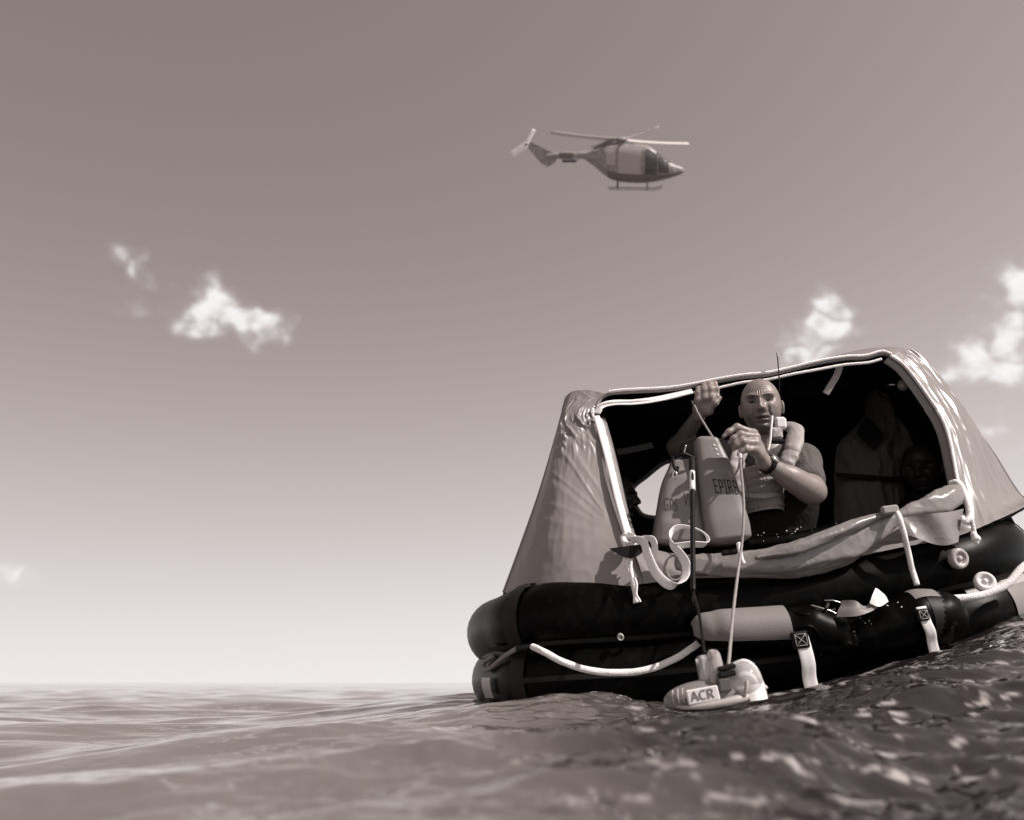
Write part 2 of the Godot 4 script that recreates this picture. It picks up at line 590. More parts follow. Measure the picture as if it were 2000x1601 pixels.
func build_sea():
	n_chop.seed = 4
	n_chop.frequency = 0.95
	n_chop.fractal_octaves = 2
	n_chop.fractal_gain = 0.38
	n_small.seed = 15
	n_small.frequency = 4.2
	n_small.fractal_octaves = 4
	n_small.fractal_gain = 0.5
	n_long.seed = 8
	n_long.frequency = 0.09
	n_long.fractal_octaves = 3
	n_glint.seed = 33
	n_glint.frequency = 1.5
	n_glint.fractal_octaves = 4
	var angles: Array = []
	var a := -46.0
	while a < 46.0:
		angles.append(a)
		a += 0.2
	while a < 313.9:
		angles.append(a)
		a += 3.0
	var radii: Array = []
	var r := 0.12
	while r < 9000.0:
		radii.append(r)
		r += maxf(0.011, r * 0.0042 if r < 8.0 else r * 0.024)
	var v := PackedVector3Array()
	var uv := PackedVector2Array()
	var cols := PackedColorArray()
	var idx := PackedInt32Array()
	var na: int = angles.size()
	var deep := Vector3(0.026, 0.0222, 0.0214)  # hull's shade and dark reflection painted into the water colour
	var pale := Vector3(0.185, 0.164, 0.158)      # sky reflection painted into the open water as a paler colour
	var foam_glint := Vector3(0.70, 0.65, 0.63)  # foam at the waterline; the scattered flecks are painted glints
	for j in radii.size():
		var rr: float = radii[j]
		var step: float = maxf((radii[mini(j + 1, radii.size() - 1)] - rr), rr * 0.0035)
		for i in na:
			var t: float = deg_to_rad(angles[i])
			var x: float = sin(t) * rr
			var z: float = -cos(t) * rr
			v.append(Vector3(x, sea_height(x, z, step), z))
			uv.append(Vector2(x, z) * 0.42)
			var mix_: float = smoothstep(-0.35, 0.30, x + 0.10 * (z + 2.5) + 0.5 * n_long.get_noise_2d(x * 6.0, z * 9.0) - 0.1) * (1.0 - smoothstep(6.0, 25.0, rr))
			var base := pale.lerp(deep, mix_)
			var c := base
			if rr < 6.0 and rr > 0.3:
				var f: float = n_glint.get_noise_2d(x * 4.6, z * 7.4) * 0.70 + n_small.get_noise_2d(x * 5.0, z * 6.6) * 0.55
				var zone: float = smoothstep(-0.3, 0.7, x + 0.15 * z + 0.35)
				var k: float = smoothstep(0.27, 0.50, f) * zone * 0.6
				var local: Vector3 = AFLOAT.affine_inverse() * Vector3(x, 0.3, z)
				var edge: float = 0.055 if local.x < -0.35 or local.x > 0.95 else 0.22
				var lap: float = exp(-pow((local.z - edge - 0.02 * sin(local.x * 31.0)) / 0.035, 2.0)) * (1.0 if absf(local.x) < 1.1 else 0.0)
				lap = maxf(lap, exp(-pow((sqrt(pow((local.x + 0.385) / 0.165, 2.0) + pow((local.z - 0.80) / 0.095, 2.0)) - 1.0) / 0.22, 2.0)))
				k = maxf(k, lap * smoothstep(-0.20, 0.25, n_small.get_noise_2d(x * 4.0, z * 6.0)) * 0.8)
				c = base.lerp(foam_glint, k)
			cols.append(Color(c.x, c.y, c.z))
	for j in radii.size() - 1:
		for i in na:
			var i2: int = (i + 1) % na
			var p: int = j * na
			var q: int = p + na
			for k in [p + i, q + i, p + i2, p + i2, q + i, q + i2]:
				idx.append(k)
	var o := MeshInstance3D.new()
	o.name = "sea"
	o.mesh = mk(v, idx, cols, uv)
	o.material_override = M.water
	o.set_meta("kind", "structure")
	o.set_meta("label", "open sea, glassy on the left and choppy with bright flecks on the right")
	add_child(o)

# ---------------------------------------------------------------- the raft: tubes and canopy
const PLAN := [Vector2(-0.76, -0.13), Vector2(-0.42, -0.10), Vector2(0.0, -0.09), Vector2(0.42, -0.10), Vector2(0.80, -0.13), Vector2(1.05, -0.34), Vector2(1.13, -0.80), Vector2(1.05, -1.30),
	Vector2(0.80, -1.60), Vector2(0.0, -1.72), Vector2(-0.78, -1.62), Vector2(-0.93, -1.30), Vector2(-0.96, -0.85), Vector2(-0.90, -0.38)]
var UPPER := Vector3(0.2812, 0.0142, 0.0747)
var LOWER := Vector3(0.076, 0.017, 0.0819)
var raft: Node3D

func hull_path(q: Vector3, lift := 0.0, spread := 1.0) -> Array:
	var out: Array = []
	for p in PLAN:
		out.append(Vector3(p.x * spread, q.x + q.y * p.x + q.z * p.x * p.x + lift, p.y * spread))
	return out

func hull_at(q: Vector3, t: float, turn: float, r: float) -> Vector3:   # a point on a tube; turn 0 faces outwards, 90 up
	var path := hull_path(q)
	var c := spl(path, t, true)
	var d := (spl(path, t + 0.003, true) - spl(path, t - 0.003, true)).normalized()
	var out := d.cross(Vector3.UP).normalized() * -1.0
	if out.dot(c - Vector3(0, c.y, -0.85)) < 0.0:
		out = -out
	return c + (out * cos(turn) + Vector3.UP * sin(turn)) * r

func band(q: Vector3, t0: float, t1: float, a0: float, a1: float, r: float, nu := 16, nv := 16) -> ArrayMesh:
	return grid(nu, nv, func(u, w): return hull_at(q, lerpf(t0, t1, u), lerpf(a0, a1, w), r))

func fold(u: float, x: float, w: float) -> float:   # one soft crease across u = x
	var d: float = (u - x) / w
	return exp(-d * d)

func build_raft():
	raft = thing("life_raft", "inflated black life raft with a grey canopy and wide open front riding a swell", "life raft", Vector3(0, 0, -0.85))
	var wob := func(t, a): return 1.0 - 0.13 * exp(-pow((t - 0.925) / 0.045, 2.0)) + 0.012 * sin(t * 61.0 + a * 2.0) + 0.008 * sin(t * 23.0 - a)
	part("upper_tube", sweep(hull_path(UPPER), 220, 0.142, 28, {"closed": true, "up": Vector3.UP, "wob": wob}), M.rubber, raft)
	part("lower_tube", sweep(hull_path(LOWER), 220, 0.142, 28, {"closed": true, "up": Vector3.UP, "wob": wob}), M.rubber, raft)
	# floor between the tubes
	var rim: Array = hull_path(UPPER, -0.10, 0.93)
	var fl := grid(40, 6, func(u, w): return spl(rim, u, true).lerp(Vector3(0, UPPER.x - 0.10, -0.85), w), true)
	part("floor", fl, M.dark_cloth, raft)
	# glued seams round the tubes at the corners
	for s in [0.985, 0.355]:
		var ring_pts := func(q): return grid(3, 30, func(u, w): return hull_at(q, s + (u - 0.5) * 0.012, w * TAU, 0.1475))
		part("seam_band", ring_pts.call(UPPER), M.rubber_dull, raft)
		part("seam_band", ring_pts.call(LOWER), M.rubber_dull, raft)
	part("seam_tape", band(LOWER, -0.030, 0.20, -0.02, 0.10, 0.1478, 60, 3), M.rubber_dull, raft)
	part("seam_tape", band(UPPER, -0.055, 0.30, -0.62, -0.50, 0.1478, 60, 3), M.rubber_dull, raft)
	# rubbing strake between the two tubes
	var mid: Array = []
	var up := hull_path(UPPER)
	var lo := hull_path(LOWER)
	for i in up.size():
		mid.append((up[i] + lo[i]) * 0.5 + Vector3((up[i].x) * 0.07, 0, (up[i].z + 0.85) * 0.085))
	part("rubbing_strake", sweep(mid, 160, 0.022, 8, {"closed": true, "up": Vector3.UP}), M.rubber_dull, raft)

	# ---- canopy cloth: outline curves
	var skirt_l := [Vector3(-0.9151, 0.4639, -0.37), Vector3(-0.8541, 0.4341, -0.22), Vector3(-0.7718, 0.4145, -0.1), Vector3(-0.6816, 0.4019, -0.045), Vector3(-0.5533, 0.3965, -0.02), Vector3(-0.4102, 0.397, 0)]
	var corner_l := [Vector3(-0.9151, 0.4639, -0.37), Vector3(-0.8089, 0.6682, -0.36), Vector3(-0.7133, 0.8633, -0.38), Vector3(-0.6129, 1.0953, -0.42), Vector3(-0.5408, 1.2758, -0.46)]
	var top_l := [Vector3(-0.5408, 1.2758, -0.46), Vector3(-0.5101, 1.2834, -0.43), Vector3(-0.4483, 1.2671, -0.39), Vector3(-0.3727, 1.2292, -0.36)]
	var edge_l := [Vector3(-0.4102, 0.397, 0), Vector3(-0.4141, 0.4744, -0.04), Vector3(-0.4246, 0.5686, -0.09), Vector3(-0.432, 0.7243, -0.18), Vector3(-0.432, 0.896, -0.25), Vector3(-0.4333, 1.0535, -0.31), Vector3(-0.4359, 1.1534, -0.35), Vector3(-0.4133, 1.2058, -0.365), Vector3(-0.3727, 1.2292, -0.36)]
	var edge_top := [Vector3(-0.3727, 1.2292, -0.36), Vector3(-0.3036, 1.2266, -0.35), Vector3(-0.1313, 1.2114, -0.34), Vector3(-0.0231, 1.2109, -0.33), Vector3(0.0861, 1.2171, -0.32), Vector3(0.1941, 1.2188, -0.31), Vector3(0.3005, 1.2137, -0.3), Vector3(0.4131, 1.2253, -0.3), Vector3(0.5268, 1.2392, -0.3), Vector3(0.6388, 1.2441, -0.3), Vector3(0.7261, 1.2381, -0.3), Vector3(0.7954, 1.2483, -0.3), Vector3(0.8358, 1.2316, -0.3)]
	var edge_r := [Vector3(0.8269, 0.4425, 0), Vector3(0.8525, 0.5135, -0.06), Vector3(0.8796, 0.6342, -0.13), Vector3(0.9137, 0.7347, -0.18), Vector3(0.9415, 0.8483, -0.22), Vector3(0.9437, 0.9302, -0.24), Vector3(0.9267, 1.0163, -0.26), Vector3(0.9048, 1.1049, -0.28), Vector3(0.8741, 1.1813, -0.29), Vector3(0.8358, 1.2316, -0.3)]
	var corner_r := [Vector3(1.3601, 0.637, -0.36), Vector3(1.2718, 0.6304, -0.4), Vector3(1.2241, 0.8041, -0.43), Vector3(1.1936, 0.9427, -0.46), Vector3(1.1421, 1.1175, -0.49), Vector3(1.0978, 1.2384, -0.5), Vector3(1.0573, 1.3076, -0.5)]
	var skirt_r := [Vector3(0.8269, 0.4425, 0), Vector3(0.9764, 0.4782, -0.1), Vector3(1.1502, 0.5339, -0.2), Vector3(1.3601, 0.637, -0.36)]
	var top_r := [Vector3(0.8358, 1.2316, -0.3), Vector3(0.9132, 1.2692, -0.38), Vector3(0.9914, 1.2925, -0.44), Vector3(1.0573, 1.3076, -0.5)]
	corner_r = [Vector3(1.3459, 0.591, -0.36), Vector3(1.2786, 0.5946, -0.4), Vector3(1.2302, 0.7943, -0.43), Vector3(1.1936, 0.9427, -0.46), Vector3(1.1421, 1.1175, -0.49), Vector3(1.0978, 1.2384, -0.5), Vector3(1.0573, 1.3076, -0.5)]
	skirt_r = [Vector3(0.8269, 0.4425, 0), Vector3(0.9764, 0.4782, -0.1), Vector3(1.1777, 0.53, -0.25), Vector3(1.3459, 0.591, -0.36)]
	var ridge := [Vector3(-0.5408, 1.2758, -0.46), Vector3(-0.3375, 1.3156, -0.75), Vector3(0.1976, 1.2908, -0.75), Vector3(0.5825, 1.3163, -0.7), Vector3(0.6499, 1.3304, -0.6), Vector3(0.7921, 1.3479, -0.52), Vector3(0.9276, 1.3277, -0.46), Vector3(1.0573, 1.3076, -0.5)]
	var hang := [edge_top[0], Vector3(-0.3727, 1.2292, -0.36)]
	var creases := FastNoiseLite.new()
	creases.seed = 5
	creases.frequency = 2.6
	creases.fractal_type = FastNoiseLite.FRACTAL_RIDGED
	creases.fractal_octaves = 3
	var ruck := func(p: Vector3, amp: float, sx: float, sy: float) -> float: return creases.get_noise_2d(p.x * sx + p.z * 2.0, p.y * sy) * amp
	# left front panel: creases fan out from the tie at the opening's lower corner
	var tie := Vector3(-0.4246, 0.5686, -0.09)
	var left_panel := func(u, v):
		var p := coons(skirt_l, top_l, corner_l, edge_l, u, v)
		var inside: float = 4.0 * u * (1.0 - u)
		var rise: float = sin(PI * clampf(v, 0.0, 1.0))
		p += Vector3(-0.25, 0.1, 0.6) * 0.022 * inside * rise
		var d: Vector3 = p - tie
		var ang: float = atan2(d.y, -d.x)
		var dist: float = d.length()
		var fan := 0.0
		for c in [[1.28, 0.030, 0.5], [1.13, 0.020, 0.9], [0.99, 0.016, 0.8], [0.84, 0.035, 0.5], [0.66, 0.03, 0.6], [0.45, 0.05, 0.5], [0.18, 0.04, 0.4], [-0.2, 0.06, 0.4]]:
			fan += fold(ang, c[0] + 0.03 * sin(dist * 9.0 + c[0] * 20.0), c[1]) * c[2]
		var nn := Vector3(-0.35, 0.25, 0.9)
		p += nn * fan * 0.0038 * smoothstep(0.06, 0.22, dist) * (1.0 - smoothstep(0.45, 0.75, dist)) * minf(1.0, inside * 2.0)
		# crumpled band below the top corner
		var crumple: float = exp(-pow((v - 0.72) / 0.15, 2.0)) * smoothstep(0.1, 0.5, u) * (1.0 - smoothstep(0.93, 1.0, u))
		p += nn * (pow(absf(creases.get_noise_2d(u * 1.1 + v * 1.1 + 0.15 * sin(v * 19.0), v * 0.7 - u * 0.9)), 1.6) * 0.026) * crumple
		p += nn * creases.get_noise_2d(u * 0.8 - v, v * 0.9 + u * 0.5) * 0.004 * minf(1.0, inside * 2.0)
		return p
	var right_panel := func(u, v):
		var p := coons(skirt_r, top_r, edge_r, corner_r, u, v)
		var inside: float = 4.0 * u * (1.0 - u)
		p += Vector3(0.3, 0.3, 0.6) * 0.035 * inside * sin(PI * v)
		var run := 0.0
		for c in [[0.18, 0.05], [0.34, 0.06], [0.5, 0.05], [0.67, 0.06], [0.83, 0.05]]:
			run += fold(u, c[0] + 0.05 * sin(v * 7.0 + c[0] * 11.0), c[1])
		p += Vector3(0.4, 0.3, 0.8) * (run * 0.010 * (0.25 + 0.75 * smoothstep(0.3, 0.9, v)) * minf(1.0, inside * 2.5))
		p += Vector3(0.4, 0.3, 0.8) * creases.get_noise_2d(u * 1.4, v * 0.5) * 0.010 * minf(1.0, inside * 2.0)
		return p
	var sill := [Vector3(-0.4246, 0.5686, -0.09), Vector3(-0.333, 0.5245, -0.09), Vector3(-0.2226, 0.4918, -0.09), Vector3(-0.0126, 0.4737, -0.09), Vector3(0.2796, 0.4724, -0.09), Vector3(0.5842, 0.5128, -0.09), Vector3(0.8525, 0.5135, -0.06)]
	var skirt_f := [Vector3(-0.4102, 0.397, 0), Vector3(-0.2614, 0.3948, 0.02), Vector3(-0.0601, 0.3774, 0.02), Vector3(0.2216, 0.3831, 0.02), Vector3(0.5106, 0.4087, 0.02), Vector3(0.7081, 0.4196, 0.01), Vector3(0.8269, 0.4425, 0)]
	var front_band := func(u, v):
		var p := coons(skirt_f, sill, [skirt_f[0], Vector3(-0.4141, 0.4744, -0.04), sill[0]], [skirt_f[-1], sill[-1]], u, v)
		p.z += 0.012 * sin(v * PI) + 0.006 * sin(u * 47.0 + 3.0 * v) * sin(v * PI)
		return p
	# back of the tent
	var bl := Vector3(-0.86, 0.40, -1.52)
	var br := Vector3(1.16, 0.40, -1.45)
	var tl := Vector3(-0.44, 1.16, -1.36)
	var tr := Vector3(0.95, 1.20, -1.30)
	var left_side := func(u, v):
		var bl2 := bl + Vector3(-0.03, -0.03, -0.08)
		var tl2 := tl + Vector3(-0.05, 0.03, -0.08)
		var p := coons([bl2, (bl2 + corner_l[0]) * 0.5 + Vector3(-0.04, 0, 0), corner_l[0]], [tl2, corner_l[-1]], [bl2, tl2], corner_l, u, v)
		return p + Vector3(-0.3, 0.1, 0) * 0.05 * u * (1.0 - u)
	var right_side := func(u, v):
		return coons([corner_r[0], br + Vector3(0.05, -0.03, -0.08)], [corner_r[-1], tr + Vector3(0.05, 0.03, -0.08)], corner_r, [br + Vector3(0.05, -0.03, -0.08), tr + Vector3(0.05, 0.03, -0.08)], u, v)
	var roof := func(u, v):
		var k: float = v * 2.0
		var f := spl(edge_top, u)
		var m := spl(ridge, u)
		if k < 1.0:
			return f.lerp(m, k) + Vector3(0, 0.012 * sin(k * PI) * sin(u * PI), 0)
		return m.lerp((tl + Vector3(-0.05, 0.03, -0.08)).lerp(tr + Vector3(0.05, 0.03, -0.08), u), k - 1.0)
	var cl := FastNoiseLite.new()
	var sets := [["canopy_left_panel", left_panel, 90, 110, false], ["canopy_right_panel", right_panel, 60, 90, false], ["canopy_front_band", front_band, 80, 14, false],
		["canopy_left_side", left_side, 20, 30, false], ["canopy_right_side", right_side, 20, 30, false], ["canopy_roof", roof, 60, 30, false]]
	for s in sets:
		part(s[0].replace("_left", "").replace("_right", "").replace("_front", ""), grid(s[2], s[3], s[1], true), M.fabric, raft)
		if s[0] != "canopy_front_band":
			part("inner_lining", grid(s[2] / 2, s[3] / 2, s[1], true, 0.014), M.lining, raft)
	# rear wall, with its lookout window open to the sky
	var hole := [Vector3(-0.1742, 1.0013, -1.42), Vector3(-0.0914, 1.0644, -1.42), Vector3(0.0369, 1.1283, -1.42), Vector3(0.0944, 1.0586, -1.42), Vector3(0.0352, 0.8365, -1.42), Vector3(-0.0726, 0.8497, -1.42), Vector3(-0.1489, 0.8867, -1.42)]
	var rear := func(off: float) -> ArrayMesh:
		var v := PackedVector3Array()
		var idx := PackedInt32Array()
		var flat := func(q: Vector3) -> Vector2: return Vector2(q.x, q.y)
		var a := PackedVector2Array([flat.call(hole[0]), flat.call(hole[1]), flat.call(hole[2]), flat.call(hole[3]), flat.call(br + Vector3(0.1, -0.05, 0)), flat.call(tr + Vector3(0.09, 0.09, 0)), flat.call(tl + Vector3(-0.09, 0.09, 0)), flat.call(bl + Vector3(-0.08, -0.05, 0))])
		var b := PackedVector2Array([flat.call(hole[0]), flat.call(bl + Vector3(-0.08, -0.05, 0)), flat.call(br + Vector3(0.1, -0.05, 0)), flat.call(hole[3]), flat.call(hole[4]), flat.call(hole[5]), flat.call(hole[6])])
		for poly in [a, b]:
			var at: int = v.size()
			for q in poly:
				var k: float = clampf((q.y - 0.4) / 0.78, 0.0, 1.0)
				v.append(Vector3(q.x, q.y, lerpf(-1.50, -1.33, k) + off))
			for i in Geometry2D.triangulate_polygon(poly):
				idx.append(at + i)
		return mk(v, idx, PackedColorArray(), PackedVector2Array(), true)
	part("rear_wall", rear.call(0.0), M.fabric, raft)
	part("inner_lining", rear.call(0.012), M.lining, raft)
	var brim: Array = hole.duplicate()
	for i in brim.size():
		brim[i].z = lerpf(-1.50, -1.33, clampf((brim[i].y - 0.4) / 0.78, 0.0, 1.0)) + 0.01
	part("window_hem", sweep(brim, 60, 0.012, 8, {"closed": true}), M.fabric, raft)
	# inflated arch under the roof, seen faintly from below
	part("canopy_arch", sweep([Vector3(-0.7814, 0.548, -0.6), Vector3(-0.5596, 1.0501, -0.72), Vector3(-0.3806, 1.2725, -0.75), Vector3(0.1879, 1.2408, -0.75), Vector3(0.9169, 1.2753, -0.7), Vector3(1.1223, 1.0974, -0.66), Vector3(1.2062, 0.733, -0.6), Vector3(1.2181, 0.4852, -0.5)], 60, 0.05, 14), M.lining, raft)

	part("canopy_seam", sweep(corner_l, 60, 0.0045, 8), M.fabric, raft)
	part("canopy_seam", sweep(corner_r, 60, 0.0045, 8), M.fabric, raft)
	# ---- hem and white piping round the opening
	var all_edge: Array = []
	for i in range(2, edge_l.size()):
		all_edge.append(edge_l[i])
	for i in range(1, edge_top.size()):
		all_edge.append(edge_top[i])
	for i in range(edge_r.size() - 2, 0, -1):
		all_edge.append(edge_r[i])
	var push := func(list: Array, dy: float, dz: float, dx := 0.0) -> Array:
		var o: Array = []
		for q in list:
			o.append(q + Vector3(dx, dy, dz))
		return o
	part("opening_hem", sweep(all_edge, 160, 0.008, 10), M.flap, raft)
	part("piping_cord", rope(push.call(edge_top, 0.008, 0.012), 120, 0.0062), M.rope, raft)
	part("piping_cord", rope([Vector3(-0.4288, 1.1631, -0.34), Vector3(-0.3961, 1.1832, -0.33), Vector3(-0.3029, 1.1787, -0.33), Vector3(-0.1403, 1.1701, -0.33), Vector3(-0.0263, 1.1803, -0.32), Vector3(0.0776, 1.1848, -0.31), Vector3(0.1864, 1.1932, -0.3), Vector3(0.2927, 1.1905, -0.29), Vector3(0.4011, 1.1989, -0.28), Vector3(0.5123, 1.2059, -0.28), Vector3(0.624, 1.2129, -0.28), Vector3(0.7225, 1.2101, -0.28), Vector3(0.7842, 1.2187, -0.28)], 120, 0.0058), M.rope, raft)
	part("white_underband", ribbon([Vector3(-0.4365, 1.1473, -0.33), Vector3(-0.4099, 1.1751, -0.335), Vector3(-0.3564, 1.1823, -0.335), Vector3(-0.2702, 1.174, -0.335), Vector3(-0.1613, 1.175, -0.33), Vector3(-0.0247, 1.1893, -0.32)], 60, 0.036, 0.006, {"up": Vector3(0, 0.8, -0.6)}), M.webbing, raft)
	part("white_side_band", ribbon([Vector3(-0.4433, 1.1285, -0.31), Vector3(-0.437, 1.0344, -0.28), Vector3(-0.4327, 0.8994, -0.22), Vector3(-0.4313, 0.7385, -0.15), Vector3(-0.4287, 0.6274, -0.09), Vector3(-0.4263, 0.5699, -0.06)], 60, 0.027, 0.010, {"up": Vector3(0.9, 0.15, -0.15)}), M.webbing, raft)
	part("piping_cord", rope([Vector3(-0.4489, 1.1687, -0.35), Vector3(-0.456, 1.0452, -0.31), Vector3(-0.4532, 0.8943, -0.25), Vector3(-0.4477, 0.7344, -0.17), Vector3(-0.4347, 0.574, -0.08)], 90, 0.0068), M.rope, raft)
	part("opening_lip", ribbon([Vector3(-0.4139, 1.1332, -0.36), Vector3(-0.4055, 1.0112, -0.33), Vector3(-0.4043, 0.8784, -0.28), Vector3(-0.4092, 0.7254, -0.2), Vector3(-0.4092, 0.5909, -0.12)], 50, 0.035, 0.01, {"up": Vector3(0.8, 0.2, -0.6)}), M.flap, raft)
	part("piping_cord", rope(push.call(edge_r.slice(1), 0.0, 0.012, -0.004), 120, 0.0072), M.rope, raft)
	part("opening_lip", ribbon(push.call(edge_r.slice(2), -0.006, -0.012, -0.016), 60, 0.036, 0.008, {"up": Vector3(0.8, 0.5, 0.4)}), M.flap, raft)

# ---------------------------------------------------------------- people
# Skin: distances to tapered capsules joined by a smooth minimum, meshed as surface nets.  bone = [a, b, radius a, radius b]
func nets(bones: Array, cell: float, k: float, v: PackedVector3Array, idx: PackedInt32Array, cut = null):
	var lo := Vector3.ONE * 1e9
	var hi := -lo
	for b in bones:
		var m: float = maxf(b[2], b[3]) + cell * 3.0
		for e in 2:
			lo = lo.min(b[e] - Vector3.ONE * m)
			hi = hi.max(b[e] + Vector3.ONE * m)
	var nx: int = int((hi.x - lo.x) / cell) + 2
	var ny: int = int((hi.y - lo.y) / cell) + 2
	var nz: int = int((hi.z - lo.z) / cell) + 2
	var f := PackedFloat32Array()
	f.resize(nx * ny * nz)
	f.fill(9.0)
	for b in bones:
		var a: Vector3 = b[0]
		var ba: Vector3 = b[1] - a
		var l2: float = maxf(ba.length_squared(), 1e-9)
		var ra: float = b[2]
		var rb: float = b[3]
		var m: float = maxf(ra, rb) + k + cell * 2.5
		var p0: Vector3 = ((a.min(b[1]) - Vector3.ONE * m - lo) / cell).floor()
		var p1: Vector3 = ((a.max(b[1]) + Vector3.ONE * m - lo) / cell).ceil()
		for z in range(maxi(int(p0.z), 0), mini(int(p1.z), nz - 1) + 1):
			for y in range(maxi(int(p0.y), 0), mini(int(p1.y), ny - 1) + 1):
				var row: int = (z * ny + y) * nx
				for x in range(maxi(int(p0.x), 0), mini(int(p1.x), nx - 1) + 1):
					var q := lo + Vector3(x, y, z) * cell - a
					var h: float = clampf(q.dot(ba) / l2, 0.0, 1.0)
					var d: float = (q - ba * h).length() - ra - (rb - ra) * h
					var e: float = f[row + x]
					if e < 8.0:
						var s: float = maxf(k - absf(e - d), 0.0) / k
						d = minf(e, d) - s * s * k * 0.25
					f[row + x] = d
	if cut != null:
		for z in nz:
			for y in ny:
				for x in nx:
					var i: int = (z * ny + y) * nx + x
					if f[i] < 0.2:
						f[i] = maxf(f[i], cut.call(lo + Vector3(x, y, z) * cell))
	var at := PackedInt32Array()
	at.resize(nx * ny * nz)
	at.fill(-1)
	var corner := [0, 1, nx, nx + 1, nx * ny, nx * ny + 1, nx * ny + nx, nx * ny + nx + 1]
	var edges := [[0, 1], [2, 3], [4, 5], [6, 7], [0, 2], [1, 3], [4, 6], [5, 7], [0, 4], [1, 5], [2, 6], [3, 7]]
	var off: Array = []
	for c in 8:
		off.append(Vector3(c & 1, (c >> 1) & 1, c >> 2))
	for z in nz - 1:
		for y in ny - 1:
			for x in nx - 1:
				var i: int = (z * ny + y) * nx + x
				if absf(f[i]) > cell * 2.0:
					continue
				var mask := 0
				for c in 8:
					if f[i + corner[c]] < 0.0:
						mask |= 1 << c
				if mask == 0 or mask == 255:
					continue
				var sum := Vector3.ZERO
				var n := 0
				for e in edges:
					var fa: float = f[i + corner[e[0]]]
					var fb: float = f[i + corner[e[1]]]
					if (fa < 0.0) != (fb < 0.0):
						sum += (off[e[0]] as Vector3).lerp(off[e[1]], fa / (fa - fb))
						n += 1
				at[i] = v.size()
				v.append(lo + (Vector3(x, y, z) + sum / n) * cell)
	for z in range(1, nz - 1):
		for y in range(1, ny - 1):
			for x in range(1, nx - 1):
				var i: int = (z * ny + y) * nx + x
				var here: bool = f[i] < 0.0
				for axis in 3:
					var step: int = [1, nx, nx * ny][axis]
					if (f[i + step] < 0.0) == here:
						continue
					var s1: int = [nx, nx * ny, 1][axis]
					var s2: int = [nx * ny, 1, nx][axis]
					var a: int = at[i]
					var b: int = at[i - s1]
					var c: int = at[i - s1 - s2]
					var d: int = at[i - s2]
					if a < 0 or b < 0 or c < 0 or d < 0:
						continue
					idx.append_array([a, c, b, a, d, c] if here else [a, b, c, a, c, d])

func bump(x: float, y: float, x0: float, y0: float, sx: float, sy: float) -> float:
	var u: float = (x - x0) / sx
	var w: float = (y - y0) / sy
	return exp(-u * u - w * w)

func both(x: float, y: float, x0: float, y0: float, sx: float, sy: float) -> float:
	return bump(absf(x), y, x0, y0, sx, sy)

